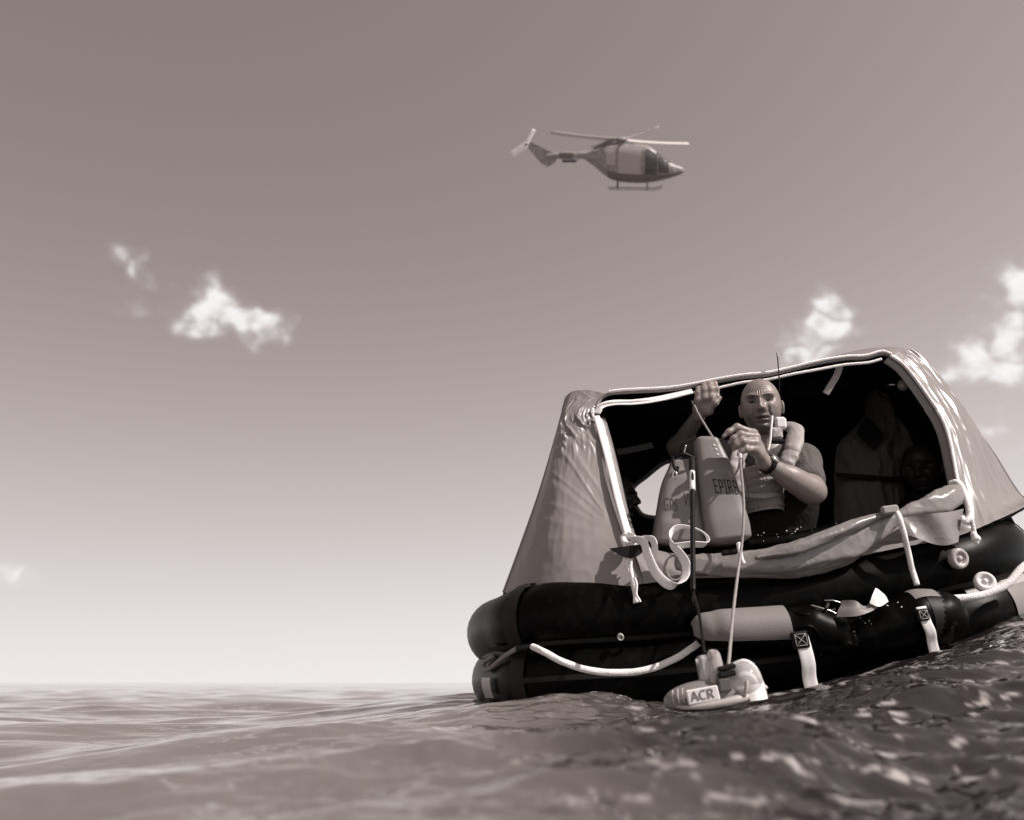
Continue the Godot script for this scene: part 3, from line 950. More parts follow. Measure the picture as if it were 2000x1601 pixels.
# a bald man's head, chin to crown 0.23 m; o: stubble, plain
func head(c: Vector3, basis: Basis, size: float, v: PackedVector3Array, idx: PackedInt32Array, cols: PackedColorArray, skin: Vector3):
	var nu := 170
	var nv := 130
	var first: int = v.size()
	for j in nv + 1:
		var phi: float = (float(j) / nv - 0.5) * PI
		for i in nu:
			var s: float = float(i) / nu * 2.0 - 1.0
			var t: float = PI * signf(s) * pow(absf(s), 1.45)
			var cf: float = cos(phi)
			var low: float = smoothstep(0.0, 1.0, -sin(phi))
			var ring: float = pow(cf, lerpf(0.92, 0.56, low))
			var y: float = 0.115 * sin(phi)
			var x: float = 0.0785 * ring * sin(t)
			var z: float = (0.093 if cos(t) > 0.0 else 0.103) * ring * signf(cos(t)) * pow(absf(cos(t)), 0.88)
			var jaw: float = smoothstep(-0.015, -0.105, y)
			x *= 1.0 - 0.19 * jaw
			x *= 1.0 + 0.03 * bump(y, 0.0, 0.05, 0.0, 0.04, 1.0)
			if z < 0.0:
				z *= 1.0 - 0.55 * smoothstep(-0.03, -0.11, y)
				z -= 0.008 * bump(y, 0.0, 0.035, 0.0, 0.05, 1.0)
			var front: float = smoothstep(0.15, 0.55, cos(t))
			var dz := 0.0
			var yy: float = y - 0.22 * (absf(x) - 0.028)
			if front > 0.0:
				dz += 0.0125 * both(x, yy, 0.026, 0.022, 0.026, 0.009)          # brow ridge
				dz += 0.004 * bump(x, y, 0.0, 0.022, 0.012, 0.010)
				dz -= 0.0245 * both(x, yy, 0.031, 0.006, 0.018, 0.012)          # eye sockets
				dz += 0.0062 * both(x, yy, 0.031, 0.006, 0.013, 0.0065)         # lids
				dz -= 0.0035 * both(x, yy, 0.031, 0.0015, 0.012, 0.0022)        # narrowed eyes
				dz += 0.0025 * both(x, y, 0.032, -0.009, 0.013, 0.004)         # bags
				var down: float = smoothstep(0.02, -0.034, y)
				dz += (0.0055 + 0.0255 * down) * bump(x, 0.0, 0.0, 0.0, 0.0098 + 0.004 * down, 1.0) * smoothstep(-0.046, -0.037, y) * (1.0 - smoothstep(0.008, 0.026, y))
				dz += 0.0085 * both(x, y, 0.0135, -0.034, 0.0068, 0.0075)      # nostrils' wings
				dz += 0.0065 * both(x, y, 0.046, -0.020, 0.020, 0.015)         # cheekbones
				dz -= 0.0080 * both(x, y, 0.028 + 0.35 * maxf(0.0, -0.035 - y), -0.050, 0.0055, 0.020)   # folds from nose to mouth
				dz += 0.004 * both(x, y, 0.040, -0.050, 0.012, 0.018)
				dz += 0.0075 * bump(x, y, 0.0, -0.058, 0.024, 0.0075)          # lips, parted
				dz -= 0.0095 * bump(x, y, 0.0, -0.0655, 0.021, 0.0034)
				dz += 0.0080 * bump(x, y, 0.0, -0.0735, 0.019, 0.0058)
				dz -= 0.0050 * bump(x, y, 0.0, -0.0845, 0.024, 0.0050)
				dz -= 0.004 * both(x, y, 0.052, -0.055, 0.014, 0.016)
				dz += 0.0120 * bump(x, y, 0.0, -0.099, 0.020, 0.012)           # chin
				dz -= 0.0032 * both(x, y, 0.0045, 0.030, 0.0022, 0.010)        # frown
				dz += 0.0016 * both(x, y, 0.0085, 0.030, 0.0025, 0.010)
				for w in [0.048, 0.058, 0.068]:
					dz -= 0.0022 * bump(x, y + 6.0 * x * x, 0.0, w, 0.035, 0.0018)
			z += dz * front
			# skin colour: brows, lashes, lips, stubble; shade painted at brows, nostrils, parted mouth
			var k := 1.0
			if front > 0.0:
				k *= 1.0 - 0.70 * both(x, yy, 0.030, 0.0205, 0.020, 0.0065) * front
				k *= 1.0 - 0.92 * both(x, yy, 0.031, 0.0022, 0.0150, 0.0050) * front
				k *= 1.0 - 0.28 * bump(x, y, 0.0, -0.0655, 0.020, 0.010) * front
				k *= 1.0 - 0.85 * bump(x, y, 0.0, -0.0655, 0.021, 0.0036) * front
				k *= 1.0 - 0.7 * both(x, y, 0.0075, -0.0425, 0.0042, 0.0026) * front
			k *= 0.93 + 0.16 * n_small.get_noise_3d(x * 9.0, y * 9.0, z * 9.0)
			k *= 1.0 - 0.48 * smoothstep(-0.035, -0.058, y) * (1.0 - 0.5 * bump(x, y, 0.0, -0.05, 0.012, 0.02))
			if y > 0.0 and cos(t) < 0.35:
				k *= 0.88
			v.append(c + basis * (Vector3(x, y, z) * size))
			cols.append(Color(skin.x * k, skin.y * k, skin.z * k))
	for j in nv:
		for i in nu:
			var i2: int = (i + 1) % nu
			var a: int = first + j * nu + i
			var b: int = first + j * nu + i2
			idx.append_array([a, a + nu, b, b, a + nu, b + nu])
	for s in [-1.0, 1.0]:   # ears
		var e0: int = v.size()
		for j in 17:
			for i in 24:
				var f: float = (j / 16.0 - 0.5) * PI
				var t: float = TAU * i / 24.0
				var q := Vector3(0.011 * cos(f) * cos(t), 0.028 * sin(f), 0.017 * cos(f) * sin(t))
				q.z *= 0.8 + 0.3 * smoothstep(-0.03, 0.03, q.y)
				if q.x > 0.0:
					q.x -= 0.009 * exp(-pow(q.y / 0.018, 2.0) - pow((q.z - 0.002) / 0.010, 2.0))
				q = Basis(Vector3(0, 1, 0), 0.55) * Basis(Vector3(1, 0, 0), -0.15) * q
				q.x *= s
				v.append(c + basis * ((Vector3(s * 0.080, -0.006, -0.012) + q) * size))
				var k: float = 0.85
				cols.append(Color(skin.x * k, skin.y * k, skin.z * k))
		for j in 16:
			for i in 24:
				var i2: int = (i + 1) % 24
				var a: int = e0 + j * 24 + i
				var b: int = e0 + j * 24 + i2
				idx.append_array([a, a + 24, b, b, a + 24, b + 24] if s < 0.0 else [a, b, a + 24, b, b + 24, a + 24])

func facing(dir: Vector3, up: Vector3) -> Basis:
	var z := dir.normalized()
	var x := up.cross(z).normalized()
	return Basis(x, z.cross(x), z)

func skin_mesh(body: Array, hands: Array, head_at: Vector3, look: Basis, size: float, tint: Vector3) -> ArrayMesh:
	var v := PackedVector3Array()
	var idx := PackedInt32Array()
	var cols := PackedColorArray()
	head(head_at, look, size, v, idx, cols, tint)
	nets(body, 0.011, 0.035, v, idx)
	for h in hands:
		nets(h, 0.0034, 0.012, v, idx)
	while cols.size() < v.size():
		cols.append(Color(tint.x, tint.y, tint.z))
	return mk(v, idx, cols)

func cloth_mesh(bones: Array, cell: float, k: float, cut = null) -> ArrayMesh:
	var v := PackedVector3Array()
	var idx := PackedInt32Array()
	nets(bones, cell, k, v, idx, cut)
	return mk(v, idx)

func build_man():
	var seat := Vector3(0.1843, 0.5027, -0.42)
	var man := thing("person", "bald man in a life vest and T-shirt gripping the canopy edge and lowering a cord", "person", seat)
	var neck := Vector3(0.2081, 0.887, -0.27)
	var head_at := Vector3(0.2105, 1.0518, -0.2)
	var sr := Vector3(0.055, 0.9173, -0.4)     # his right shoulder, on the left in the photograph
	var er := Vector3(-0.0552, 1.0353, -0.64)
	var wr := Vector3(-0.0061, 1.093, -0.37)
	var sl := Vector3(0.354, 0.8258, -0.27)
	var el := Vector3(0.3159, 0.677, -0.13)
	var wl := Vector3(0.1163, 0.7863, -0.01)
	var tilt := Basis(Vector3(0, 0, 1), deg_to_rad(-7.0))
	var look := facing(tilt * Vector3(-0.32, 0.0, 1.0), tilt * Vector3(-0.03, 1, 0))
	var body := [
		[neck, head_at + look * Vector3(0, -0.03, -0.025), 0.060, 0.056], [Vector3(0.1589, 0.8464, -0.3), Vector3(0.2595, 0.8316, -0.29), 0.085, 0.085],
		[neck + Vector3(0, -0.02, 0), sr, 0.055, 0.055], [neck + Vector3(0, -0.02, 0), sl, 0.055, 0.055],
		[Vector3(0.104, 0.7607, -0.32), Vector3(0.277, 0.7373, -0.31), 0.10, 0.10], [Vector3(0.1244, 0.6399, -0.37), Vector3(0.2597, 0.6232, -0.37), 0.105, 0.105], [Vector3(0.1238, 0.5207, -0.42), Vector3(0.2533, 0.5048, -0.42), 0.115, 0.115],
		[sr, er, 0.054, 0.043], [er, wr, 0.043, 0.030], [sl, el, 0.056, 0.045], [el, wl, 0.046, 0.030],
		[el.lerp(wl, 0.15), el.lerp(wl, 0.45), 0.044, 0.041],
		[Vector3(0.1159, 0.5082, -0.4), Vector3(-0.0392, 0.4004, -0.12), 0.085, 0.062], [Vector3(0.2446, 0.4924, -0.4), Vector3(0.1996, 0.3927, -0.14), 0.085, 0.062],
		[Vector3(-0.0392, 0.4004, -0.12), Vector3(0.0924, 0.4133, -0.55), 0.058, 0.042], [Vector3(0.1996, 0.3927, -0.14), Vector3(0.3089, 0.3975, -0.55), 0.058, 0.042],
	]
	# his lowered hand: bent up at the wrist, fingers drooping over the cord
	var f := func(list: Array, r0: float, r1: float) -> Array:
		var out: Array = []
		for i in list.size() - 1:
			out.append([list[i], list[i + 1], lerpf(r0, r1, float(i) / (list.size() - 1)), lerpf(r0, r1, float(i + 1) / (list.size() - 1))])
		return out
	var left_hand: Array = [[el.lerp(wl, 0.75), wl, 0.034, 0.029]]
	left_hand.append_array(f.call([Vector3(0.1163, 0.7863, -0.01), Vector3(0.1008, 0.8442, 0.005), Vector3(0.0894, 0.8971, 0.015), Vector3(0.0285, 0.9245, 0.03), Vector3(-0.007, 0.9093, 0.035), Vector3(-0.0294, 0.8941, 0.035)], 0.020, 0.0080))
	left_hand.append_array(f.call([Vector3(0.1131, 0.7842, 0), Vector3(0.0981, 0.8326, 0.02), Vector3(0.0878, 0.8777, 0.035), Vector3(0.0287, 0.8893, 0.055), Vector3(-0.0008, 0.877, 0.055), Vector3(-0.015, 0.8648, 0.048)], 0.020, 0.0080))
	left_hand.append_array(f.call([Vector3(0.1131, 0.7842, 0), Vector3(0.0932, 0.8192, 0.028), Vector3(0.0798, 0.852, 0.045), Vector3(0.0287, 0.8579, 0.068), Vector3(0.0028, 0.8484, 0.064), Vector3(-0.0061, 0.837, 0.052)], 0.019, 0.0078))
	left_hand.append_array(f.call([Vector3(0.1127, 0.7823, 0), Vector3(0.0916, 0.805, 0.03), Vector3(0.0747, 0.8269, 0.045), Vector3(0.036, 0.8291, 0.062), Vector3(0.0159, 0.8223, 0.06), Vector3(0.0072, 0.8142, 0.05)], 0.017, 0.0070))
	left_hand.append_array(f.call([Vector3(0.1095, 0.7978, -0.005), Vector3(0.0808, 0.8392, -0.012), Vector3(0.035, 0.8515, 0.008), Vector3(-0.0023, 0.8582, 0.03)], 0.019, 0.0085))
	var right_hand: Array = [[er.lerp(wr, 0.7), wr, 0.034, 0.028]]
	right_hand.append_array(f.call([Vector3(-0.0112, 1.0876, -0.35), Vector3(0.0307, 1.117, -0.315), Vector3(0.062, 1.139, -0.29), Vector3(0.0679, 1.1752, -0.285), Vector3(0.0715, 1.2045, -0.305), Vector3(0.0767, 1.2136, -0.34)], 0.019, 0.0085))
	right_hand.append_array(f.call([Vector3(-0.0112, 1.0876, -0.35), Vector3(0.0119, 1.1154, -0.31), Vector3(0.0372, 1.1421, -0.283), Vector3(0.0426, 1.176, -0.278), Vector3(0.0488, 1.2039, -0.302), Vector3(0.0568, 1.2137, -0.34)], 0.019, 0.0085))
	right_hand.append_array(f.call([Vector3(-0.0112, 1.0876, -0.35), Vector3(-0.0033, 1.1134, -0.312), Vector3(0.0115, 1.1414, -0.285), Vector3(0.017, 1.1737, -0.282), Vector3(0.0251, 1.2013, -0.306), Vector3(0.0339, 1.2096, -0.34)], 0.018, 0.0082))
	right_hand.append_array(f.call([Vector3(-0.0155, 1.0881, -0.35), Vector3(-0.02, 1.1105, -0.318), Vector3(-0.0159, 1.138, -0.292), Vector3(-0.0089, 1.1659, -0.29), Vector3(0.0001, 1.192, -0.31), Vector3(0.0102, 1.2009, -0.34)], 0.017, 0.0074))
	right_hand.append_array(f.call([Vector3(-0.0086, 1.0888, -0.34), Vector3(0.0211, 1.0893, -0.295), Vector3(0.0475, 1.1096, -0.27), Vector3(0.0702, 1.1286, -0.268)], 0.020, 0.0095))
	var skin := part("body", skin_mesh(body, [left_hand, right_hand], head_at, look, 1.0, Vector3(0.255, 0.218, 0.203)), M.skin, man)
	for s in [-1.0, 1.0]:
		var eye := part("eye", ellipsoid(head_at + look * Vector3(s * 0.031, 0.0020, 0.0660), Vector3(0.0098, 0.0052, 0.0085), look, 14, 10), M.black, man)
	# clothes
	var shirt := [
		[Vector3(0.1589, 0.8464, -0.3), Vector3(0.2595, 0.8316, -0.29), 0.098, 0.098], [neck + Vector3(0, -0.04, 0), sr, 0.06, 0.068], [neck + Vector3(0, -0.04, 0), sl, 0.06, 0.068],
		[Vector3(0.104, 0.7607, -0.32), Vector3(0.277, 0.7373, -0.31), 0.113, 0.113], [sl, sl.lerp(el, 0.62), 0.069, 0.064], [sr, sr.lerp(er, 0.6), 0.067, 0.062], [Vector3(0.1257, 0.6592, -0.36), Vector3(0.2609, 0.6426, -0.36), 0.116, 0.116],
	]
	var ax := (el - sl).normalized()
	part("t_shirt", cloth_mesh(shirt, 0.011, 0.035), M.shirt, man)
	var trousers := [
		[Vector3(0.1222, 0.6295, -0.37), Vector3(0.2616, 0.6124, -0.37), 0.122, 0.122], [Vector3(0.1238, 0.5207, -0.42), Vector3(0.2533, 0.5048, -0.42), 0.13, 0.13],
		[Vector3(0.1159, 0.5082, -0.4), Vector3(-0.0392, 0.4004, -0.12), 0.10, 0.078], [Vector3(0.2446, 0.4924, -0.4), Vector3(0.1996, 0.3927, -0.14), 0.10, 0.078],
		[Vector3(-0.0392, 0.4004, -0.12), Vector3(0.0924, 0.4133, -0.55), 0.074, 0.056], [Vector3(0.1996, 0.3927, -0.14), Vector3(0.3089, 0.3975, -0.55), 0.074, 0.056],
	]
	trousers.append_array([[Vector3(0.1061, 0.7497, -0.32), Vector3(0.2788, 0.7264, -0.31), 0.121, 0.121], [Vector3(0.0992, 0.6906, -0.34), Vector3(0.2713, 0.6694, -0.34), 0.124, 0.124]])
	part("overalls", cloth_mesh(trousers, 0.014, 0.04), M.dark_cloth, man)
	# life vest: collar round the neck, two mesh-covered chest panels, straps and a whistle cord
	var vest := part("life_vest", sweep([Vector3(0.0495, 0.7325, -0.16), Vector3(0.0496, 0.7839, -0.16), Vector3(0.0587, 0.8267, -0.17), Vector3(0.0808, 0.8711, -0.19), Vector3(0.1403, 0.9317, -0.26), Vector3(0.2558, 0.985, -0.375), Vector3(0.3359, 0.9967, -0.34), Vector3(0.3484, 0.9587, -0.26), Vector3(0.2976, 0.8752, -0.17), Vector3(0.2707, 0.8375, -0.15), Vector3(0.2457, 0.8026, -0.14), Vector3(0.2268, 0.7719, -0.14)], 90, [0.0333, 0.0333, 0.0333, 0.0315, 0.0296, 0.0296, 0.0315, 0.0352, 0.0352, 0.0333, 0.0315, 0.0278], 24, {"round": 4, "ups": [Vector3(-1, 0, 0.2), Vector3(-0.9, 0.1, 0.4), Vector3(0, 0.4, -1), Vector3(0.9, 0.2, 0.3), Vector3(1, 0, 0.2)], "flat": 0.58, "wob": func(t, a): return 1.0 + 0.05 * sin(t * 47.0 + 2.0 * a) + 0.04 * sin(t * 90.0 + a)}), M.vest, man)
	var panel := func(u, w):
		var a: float = lerpf(-1.45, 1.30, u)
		var c := Vector3(0.1522, 0.8064, -0.22).lerp(Vector3(0.1343, 0.6246, -0.27), w)
		var k: float = 1.0 + 0.05 * sin(w * PI) + 0.018 * sin(w * 38.0) + 0.01 * sin(u * 17.0 + w * 3.0)
		return c + Vector3(sin(a) * 0.093, 0.012 * sin(u * PI) * (w - 0.5), cos(a) * 0.125) * k
	sub("mesh_panel", grid(60, 60, panel, true), M.mesh_cloth, vest)
	sub("panel_lining", grid(20, 20, panel, true, 0.015, Vector3(0.1972, 0.7448, -0.4)), M.dark_cloth, vest)
	sub("belt_strap", ribbon([Vector3(0.0262, 0.7045, -0.13), Vector3(0.0553, 0.6855, -0.095), Vector3(0.1072, 0.6741, -0.09), Vector3(0.1654, 0.6802, -0.115), Vector3(0.1963, 0.6919, -0.15)], 40, 0.016, 0.003, {"up": Vector3(0, 1, 0)}), M.mesh_cloth, vest)
	sub("inflator_block", bevel_box(Vector3(0.2532, 0.9628, -0.145), Vector3(0.046, 0.05, 0.035), 0.009, Basis(Vector3(0, 0, 1), -0.12)), M.white, vest)
	sub("grey_pouch", bevel_box(Vector3(0.2248, 0.9209, -0.135), Vector3(0.05, 0.05, 0.03), 0.01, Basis(Vector3(0, 0, 1), -0.1)), M.vest, vest)
	sub("buckle", bevel_box(Vector3(0.2183, 0.8855, -0.118), Vector3(0.056, 0.016, 0.03), 0.005, Basis(Vector3(0, 0, 1), -0.16)), M.black, vest)
	sub("inflation_tube", sweep([Vector3(0.2154, 0.9851, -0.105), Vector3(0.1979, 0.9359, -0.095), Vector3(0.1824, 0.8885, -0.09), Vector3(0.1643, 0.8481, -0.085)], 24, 0.0042, 8, {"round": 2}), M.webbing, vest)
	sub("neck_strap", ribbon([Vector3(0.1388, 0.8169, -0.17), Vector3(0.1598, 0.8655, -0.165), Vector3(0.1886, 0.904, -0.18)], 16, 0.022, 0.004, {"up": Vector3(1, 0.2, 0.2)}), M.webbing_grey, vest)
	# watch
	var c := el.lerp(wl, 0.93)
	var along := (wl - el).normalized()
	var wx := along.cross(Vector3(0, 0, 1)).normalized()
	var wy := along.cross(wx)
	var loop: Array = []
	for i in 12:
		loop.append(c + (wx * cos(TAU * i / 12.0) + wy * sin(TAU * i / 12.0)) * 0.0355)
	var strap := part("watch_strap", ribbon(loop, 48, 0.020, 0.005, {"closed": true, "up": along}), M.black, man)
	var front := (Vector3(-0.2, 0.55, 0.8) - along * along.dot(Vector3(-0.2, 0.55, 0.8))).normalized()
	sub("watch_case", lathe(c + front * 0.033, front, [[0.0, 0.0], [0.018, 0.0], [0.019, 0.006], [0.016, 0.010], [0.0, 0.010]], 20), M.metal, strap)

func build_crew():
	var tilt := Basis(Vector3(0, 0, 1), deg_to_rad(-7.0))
	var list := [
		["person crouching in deep shade below the hanging jacket, face turned towards the light", Vector3(1.0449, 0.5421, -0.85), Vector3(1.0876, 0.8234, -0.78), Vector3(-0.75, -0.15, 1.0), 1.0],
		["person in silhouette sitting left of the lit rear window", Vector3(-0.3118, 0.6319, -0.98), Vector3(-0.3152, 0.8943, -0.95), Vector3(1.0, 0.0, 0.5), 0.95],
	]
	for q in list:
		var at: Vector3 = q[1]
		var hd: Vector3 = q[2]
		var p := thing("person", q[0], "person", at, AFLOAT)
		var look := facing(tilt * (q[3] as Vector3), tilt * Vector3.UP)
		var nk: Vector3 = hd + look * Vector3(0, -0.14, -0.03)
		var sh: Vector3 = nk + look * Vector3(0, -0.06, -0.02)
		var s1: Vector3 = sh + look * Vector3(0.17, -0.02, 0)
		var s2: Vector3 = sh + look * Vector3(-0.17, -0.02, 0)
		var e1: Vector3 = s1 + look * Vector3(0.06, -0.24, 0.05)
		var e2: Vector3 = s2 + look * Vector3(-0.06, -0.24, 0.05)
		var h1: Vector3 = e1 + look * Vector3(-0.10, 0.0, 0.20)
		var h2: Vector3 = e2 + look * Vector3(0.10, 0.0, 0.20)
		var hip: Vector3 = at + Vector3(0, -0.12, -0.1)
		var body := [[nk, hd + look * Vector3(0, -0.03, -0.02), 0.055, 0.055], [nk, sh, 0.06, 0.08], [s1, s2, 0.06, 0.06], [sh, hip, 0.11, 0.12], [s1, e1, 0.05, 0.043], [s2, e2, 0.05, 0.043], [e1, h1, 0.042, 0.03], [e2, h2, 0.042, 0.03]]
		var fingers := func(h: Vector3, e: Vector3, side: float) -> Array:
			var d := (h - e).normalized()
			var out: Array = [[e.lerp(h, 0.8), h, 0.034, 0.028]]
			var across := d.cross(Vector3.UP).normalized()
			for k in 4:
				var o: Vector3 = across * (k - 1.5) * 0.019
				var l: float = [0.9, 1.0, 0.95, 0.75][k]
				out.append([h, h + d * 0.085 + o, 0.018, 0.010])
				out.append([h + d * 0.085 + o, h + d * (0.085 + 0.04 * l) + o + Vector3(0, -0.012, 0), 0.010, 0.009])
				out.append([h + d * (0.085 + 0.04 * l) + o + Vector3(0, -0.012, 0), h + d * (0.085 + 0.06 * l) + o + Vector3(0, -0.038, 0), 0.009, 0.008])
			out.append([h + d * 0.02, h + d * 0.05 - across * side * 0.045, 0.016, 0.011])
			out.append([h + d * 0.05 - across * side * 0.045, h + d * 0.085 - across * side * 0.05 + Vector3(0, -0.015, 0), 0.011, 0.009])
			return out
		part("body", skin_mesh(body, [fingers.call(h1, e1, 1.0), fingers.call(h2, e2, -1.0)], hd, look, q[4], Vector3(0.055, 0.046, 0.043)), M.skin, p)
		var cloth: Array = []
		for b in [[nk + Vector3(0, -0.03, 0), sh, 0.075, 0.095], [s1, s2, 0.075, 0.075], [sh, hip, 0.128, 0.14], [s1, e1, 0.066, 0.058], [s2, e2, 0.066, 0.058], [e1, e1.lerp(h1, 0.8), 0.056, 0.044], [e2, e2.lerp(h2, 0.8), 0.056, 0.044], [hip + Vector3(0.1, 0, 0), hip + Vector3(0.1, 0.0, 0.35), 0.1, 0.07], [hip + Vector3(-0.1, 0, 0), hip + Vector3(-0.1, 0.0, 0.35), 0.1, 0.07]]:
			cloth.append(b)
		part("jacket", cloth_mesh(cloth, 0.018, 0.05), M.dark_cloth, p)
		var hair := cloth_mesh([[hd + look * Vector3(0, 0.035, -0.02), hd + look * Vector3(0, 0.02, -0.03), 0.088, 0.09]], 0.009, 0.02)
		part("hair", hair, M.black_dull, p)

# ---------------------------------------------------------------- fittings on the raft
func build_raft_fittings():
	var pleat := FastNoiseLite.new()
	pleat.seed = 19
	pleat.frequency = 1.0
	pleat.fractal_octaves = 3
	var rolled := func(seedx: float) -> Callable:
		return func(t, a): return 0.96 + 0.07 * sin(a * 2.0 + t * 5.0 + seedx) + 0.16 * (0.5 - absf(sin(a * 2.5 - t * 4.0 + seedx * 2.0 + 2.0 * pleat.get_noise_2d(t * 2.0, seedx)))) + 0.11 * pleat.get_noise_2d(t * 8.0 + seedx, a * 2.2) * sin(a * 0.5)
	var roll := sweep([Vector3(-0.2847, 0.4506, 0.05), Vector3(-0.2072, 0.4307, 0.06), Vector3(-0.0647, 0.4173, 0.07), Vector3(0.1164, 0.4089, 0.075), Vector3(0.291, 0.4356, 0.07), Vector3(0.417, 0.4771, 0.06), Vector3(0.5367, 0.5165, 0.05)], 150, [0.0148, 0.0204, 0.0241, 0.0315, 0.0333, 0.0241, 0.013], 48, {"flat": 2.05, "round": 3, "wob": rolled.call(0.4)})
	part("rolled_door", roll, M.flap, raft)
	part("rolled_door", sweep([Vector3(0.5285, 0.5138, 0.05), Vector3(0.6089, 0.5284, 0.04), Vector3(0.6943, 0.5446, 0.03), Vector3(0.7784, 0.573, 0), Vector3(0.8517, 0.606, -0.05)], 60, [0.013, 0.0204, 0.0259, 0.0241, 0.013], 32, {"flat": 1.8, "round": 2, "wob": rolled.call(2.1)}), M.flap, raft)
	part("door_corner", grid(24, 16, func(u, w):
		var q := coons([Vector3(0.5081, 0.4552, 0.08), Vector3(0.5719, 0.4203, 0.1), Vector3(0.6474, 0.391, 0.1), Vector3(0.7091, 0.3974, 0.08)], [Vector3(0.5328, 0.5078, 0.08), Vector3(0.5951, 0.5076, 0.1), Vector3(0.6888, 0.5073, 0.08), Vector3(0.791, 0.5194, 0.03)], [Vector3(0.5081, 0.4552, 0.08), Vector3(0.5328, 0.5078, 0.08)], [Vector3(0.7091, 0.3974, 0.08), Vector3(0.791, 0.5194, 0.03)], u, w)
		return q + Vector3(0, 0, 0.02 * sin(u * 9.0 + w * 3.0) * (0.3 + u * (1.0 - u))), true), M.flap, raft)
	part("door_overlay", sweep([Vector3(-0.021, 0.4269, 0.12), Vector3(0.1285, 0.4445, 0.12), Vector3(0.3116, 0.4907, 0.1), Vector3(0.4928, 0.5332, 0.07)], 80, [0.0111, 0.0315, 0.0315, 0.013], 24, {"round": 2, "flat": 0.8, "wob": rolled.call(4.4)}), M.flap, raft)
	part("door_clip", bevel_box(Vector3(-0.1177, 0.4553, 0.13), Vector3(0.055, 0.018, 0.03), 0.005), M.black, raft)
	part("door_clip", bevel_box(Vector3(0.487, 0.5376, 0.1), Vector3(0.06, 0.03, 0.03), 0.006), M.webbing_grey, raft)
	part("door_tie", rope([Vector3(-0.0795, 0.483, 0.13), Vector3(-0.0867, 0.4362, 0.15), Vector3(-0.0832, 0.4093, 0.15)], 20, 0.008), M.rope, raft)
	# cinch cord over the roll, running down to the ramp
	part("cinch_cord", rope([Vector3(0.5175, 0.5396, 0.06), Vector3(0.5091, 0.5293, 0.1), Vector3(0.5061, 0.5001, 0.12), Vector3(0.5076, 0.4487, 0.12), Vector3(0.5152, 0.3873, 0.1), Vector3(0.5181, 0.3252, 0.09), Vector3(0.5167, 0.2672, 0.1)], 60, 0.0095), M.rope, raft)
	# ties at the opening's lower corners
	part("corner_knot", rope([Vector3(-0.455, 0.5741, -0.04), Vector3(-0.4378, 0.5783, -0.02), Vector3(-0.4138, 0.562, -0.02), Vector3(-0.4274, 0.5418, 0), Vector3(-0.4527, 0.5486, 0), Vector3(-0.4548, 0.5671, -0.02)], 40, 0.012), M.rope, raft)
	part("tie_cord", rope([Vector3(-0.453, 0.5546, 0.01), Vector3(-0.4655, 0.5192, 0.02), Vector3(-0.4637, 0.4617, 0.035), Vector3(-0.4573, 0.4227, 0.05), Vector3(-0.4559, 0.3944, 0.06)], 40, 0.0065), M.rope, raft)
	part("tie_cord", rope([Vector3(-0.4277, 0.5478, 0.01), Vector3(-0.4414, 0.507, 0.02), Vector3(-0.4536, 0.4598, 0.04), Vector3(-0.4559, 0.4129, 0.055), Vector3(-0.4529, 0.3905, 0.06)], 40, 0.0065), M.rope, raft)
	part("tie_tassel", sweep([Vector3(-0.4563, 0.4158, 0.062), Vector3(-0.4549, 0.3938, 0.065), Vector3(-0.4575, 0.3581, 0.068), Vector3(-0.4553, 0.3293, 0.07)], 30, [0.0111, 0.013, 0.0083, 0.0148], 10), M.rope, raft)
	part("black_eyelet_patch", grid(16, 10, func(u, w): return Vector3(-0.4452, 0.5364, 0) + Vector3((u - 0.5) * 0.15, -0.045 * sin(u * PI) * w - 0.004, 0.035 + 0.01 * sin(u * PI)), true), M.black_dull, raft)
	part("tie_cord", rope([Vector3(0.826, 0.6317, -0.08), Vector3(0.8374, 0.6256, -0.05), Vector3(0.8338, 0.5821, -0.02), Vector3(0.8168, 0.5315, 0.02), Vector3(0.794, 0.4849, 0.05), Vector3(0.7725, 0.467, 0.06)], 50, 0.013), M.rope, raft)
	part("tie_cord", rope([Vector3(0.7901, 0.4911, 0.05), Vector3(0.7887, 0.4575, 0.06), Vector3(0.7869, 0.4243, 0.06), Vector3(0.7862, 0.4021, 0.06)], 30, 0.0075), M.rope, raft)
	part("tie_cord", rope([Vector3(0.7636, 0.4849, 0.05), Vector3(0.7598, 0.4668, 0.07), Vector3(0.7793, 0.4756, 0.07), Vector3(0.7843, 0.46, 0.07)], 30, 0.009), M.rope, raft)
	part("tie_tassel", sweep([Vector3(0.7822, 0.4211, 0.06), Vector3(0.7851, 0.4019, 0.062), Vector3(0.7834, 0.3909, 0.063)], 20, [0.0111, 0.0167, 0.0093], 10, {"round": 2}), M.rope, raft)
	# white webbing: a long strap looped on itself
	var strap_side := [Vector3(0.1, 0.2, 1), Vector3(0.75, 0.25, 0.6), Vector3(0.85, 0.25, 0.45), Vector3(0.7, 0.45, 0.5), Vector3(0.1, 0.6, 0.8), Vector3(-0.5, 0.3, 0.8), Vector3(-0.4, 0.1, 0.9), Vector3(0.4, 0.35, 0.8), Vector3(0.2, 0.5, 0.8)]
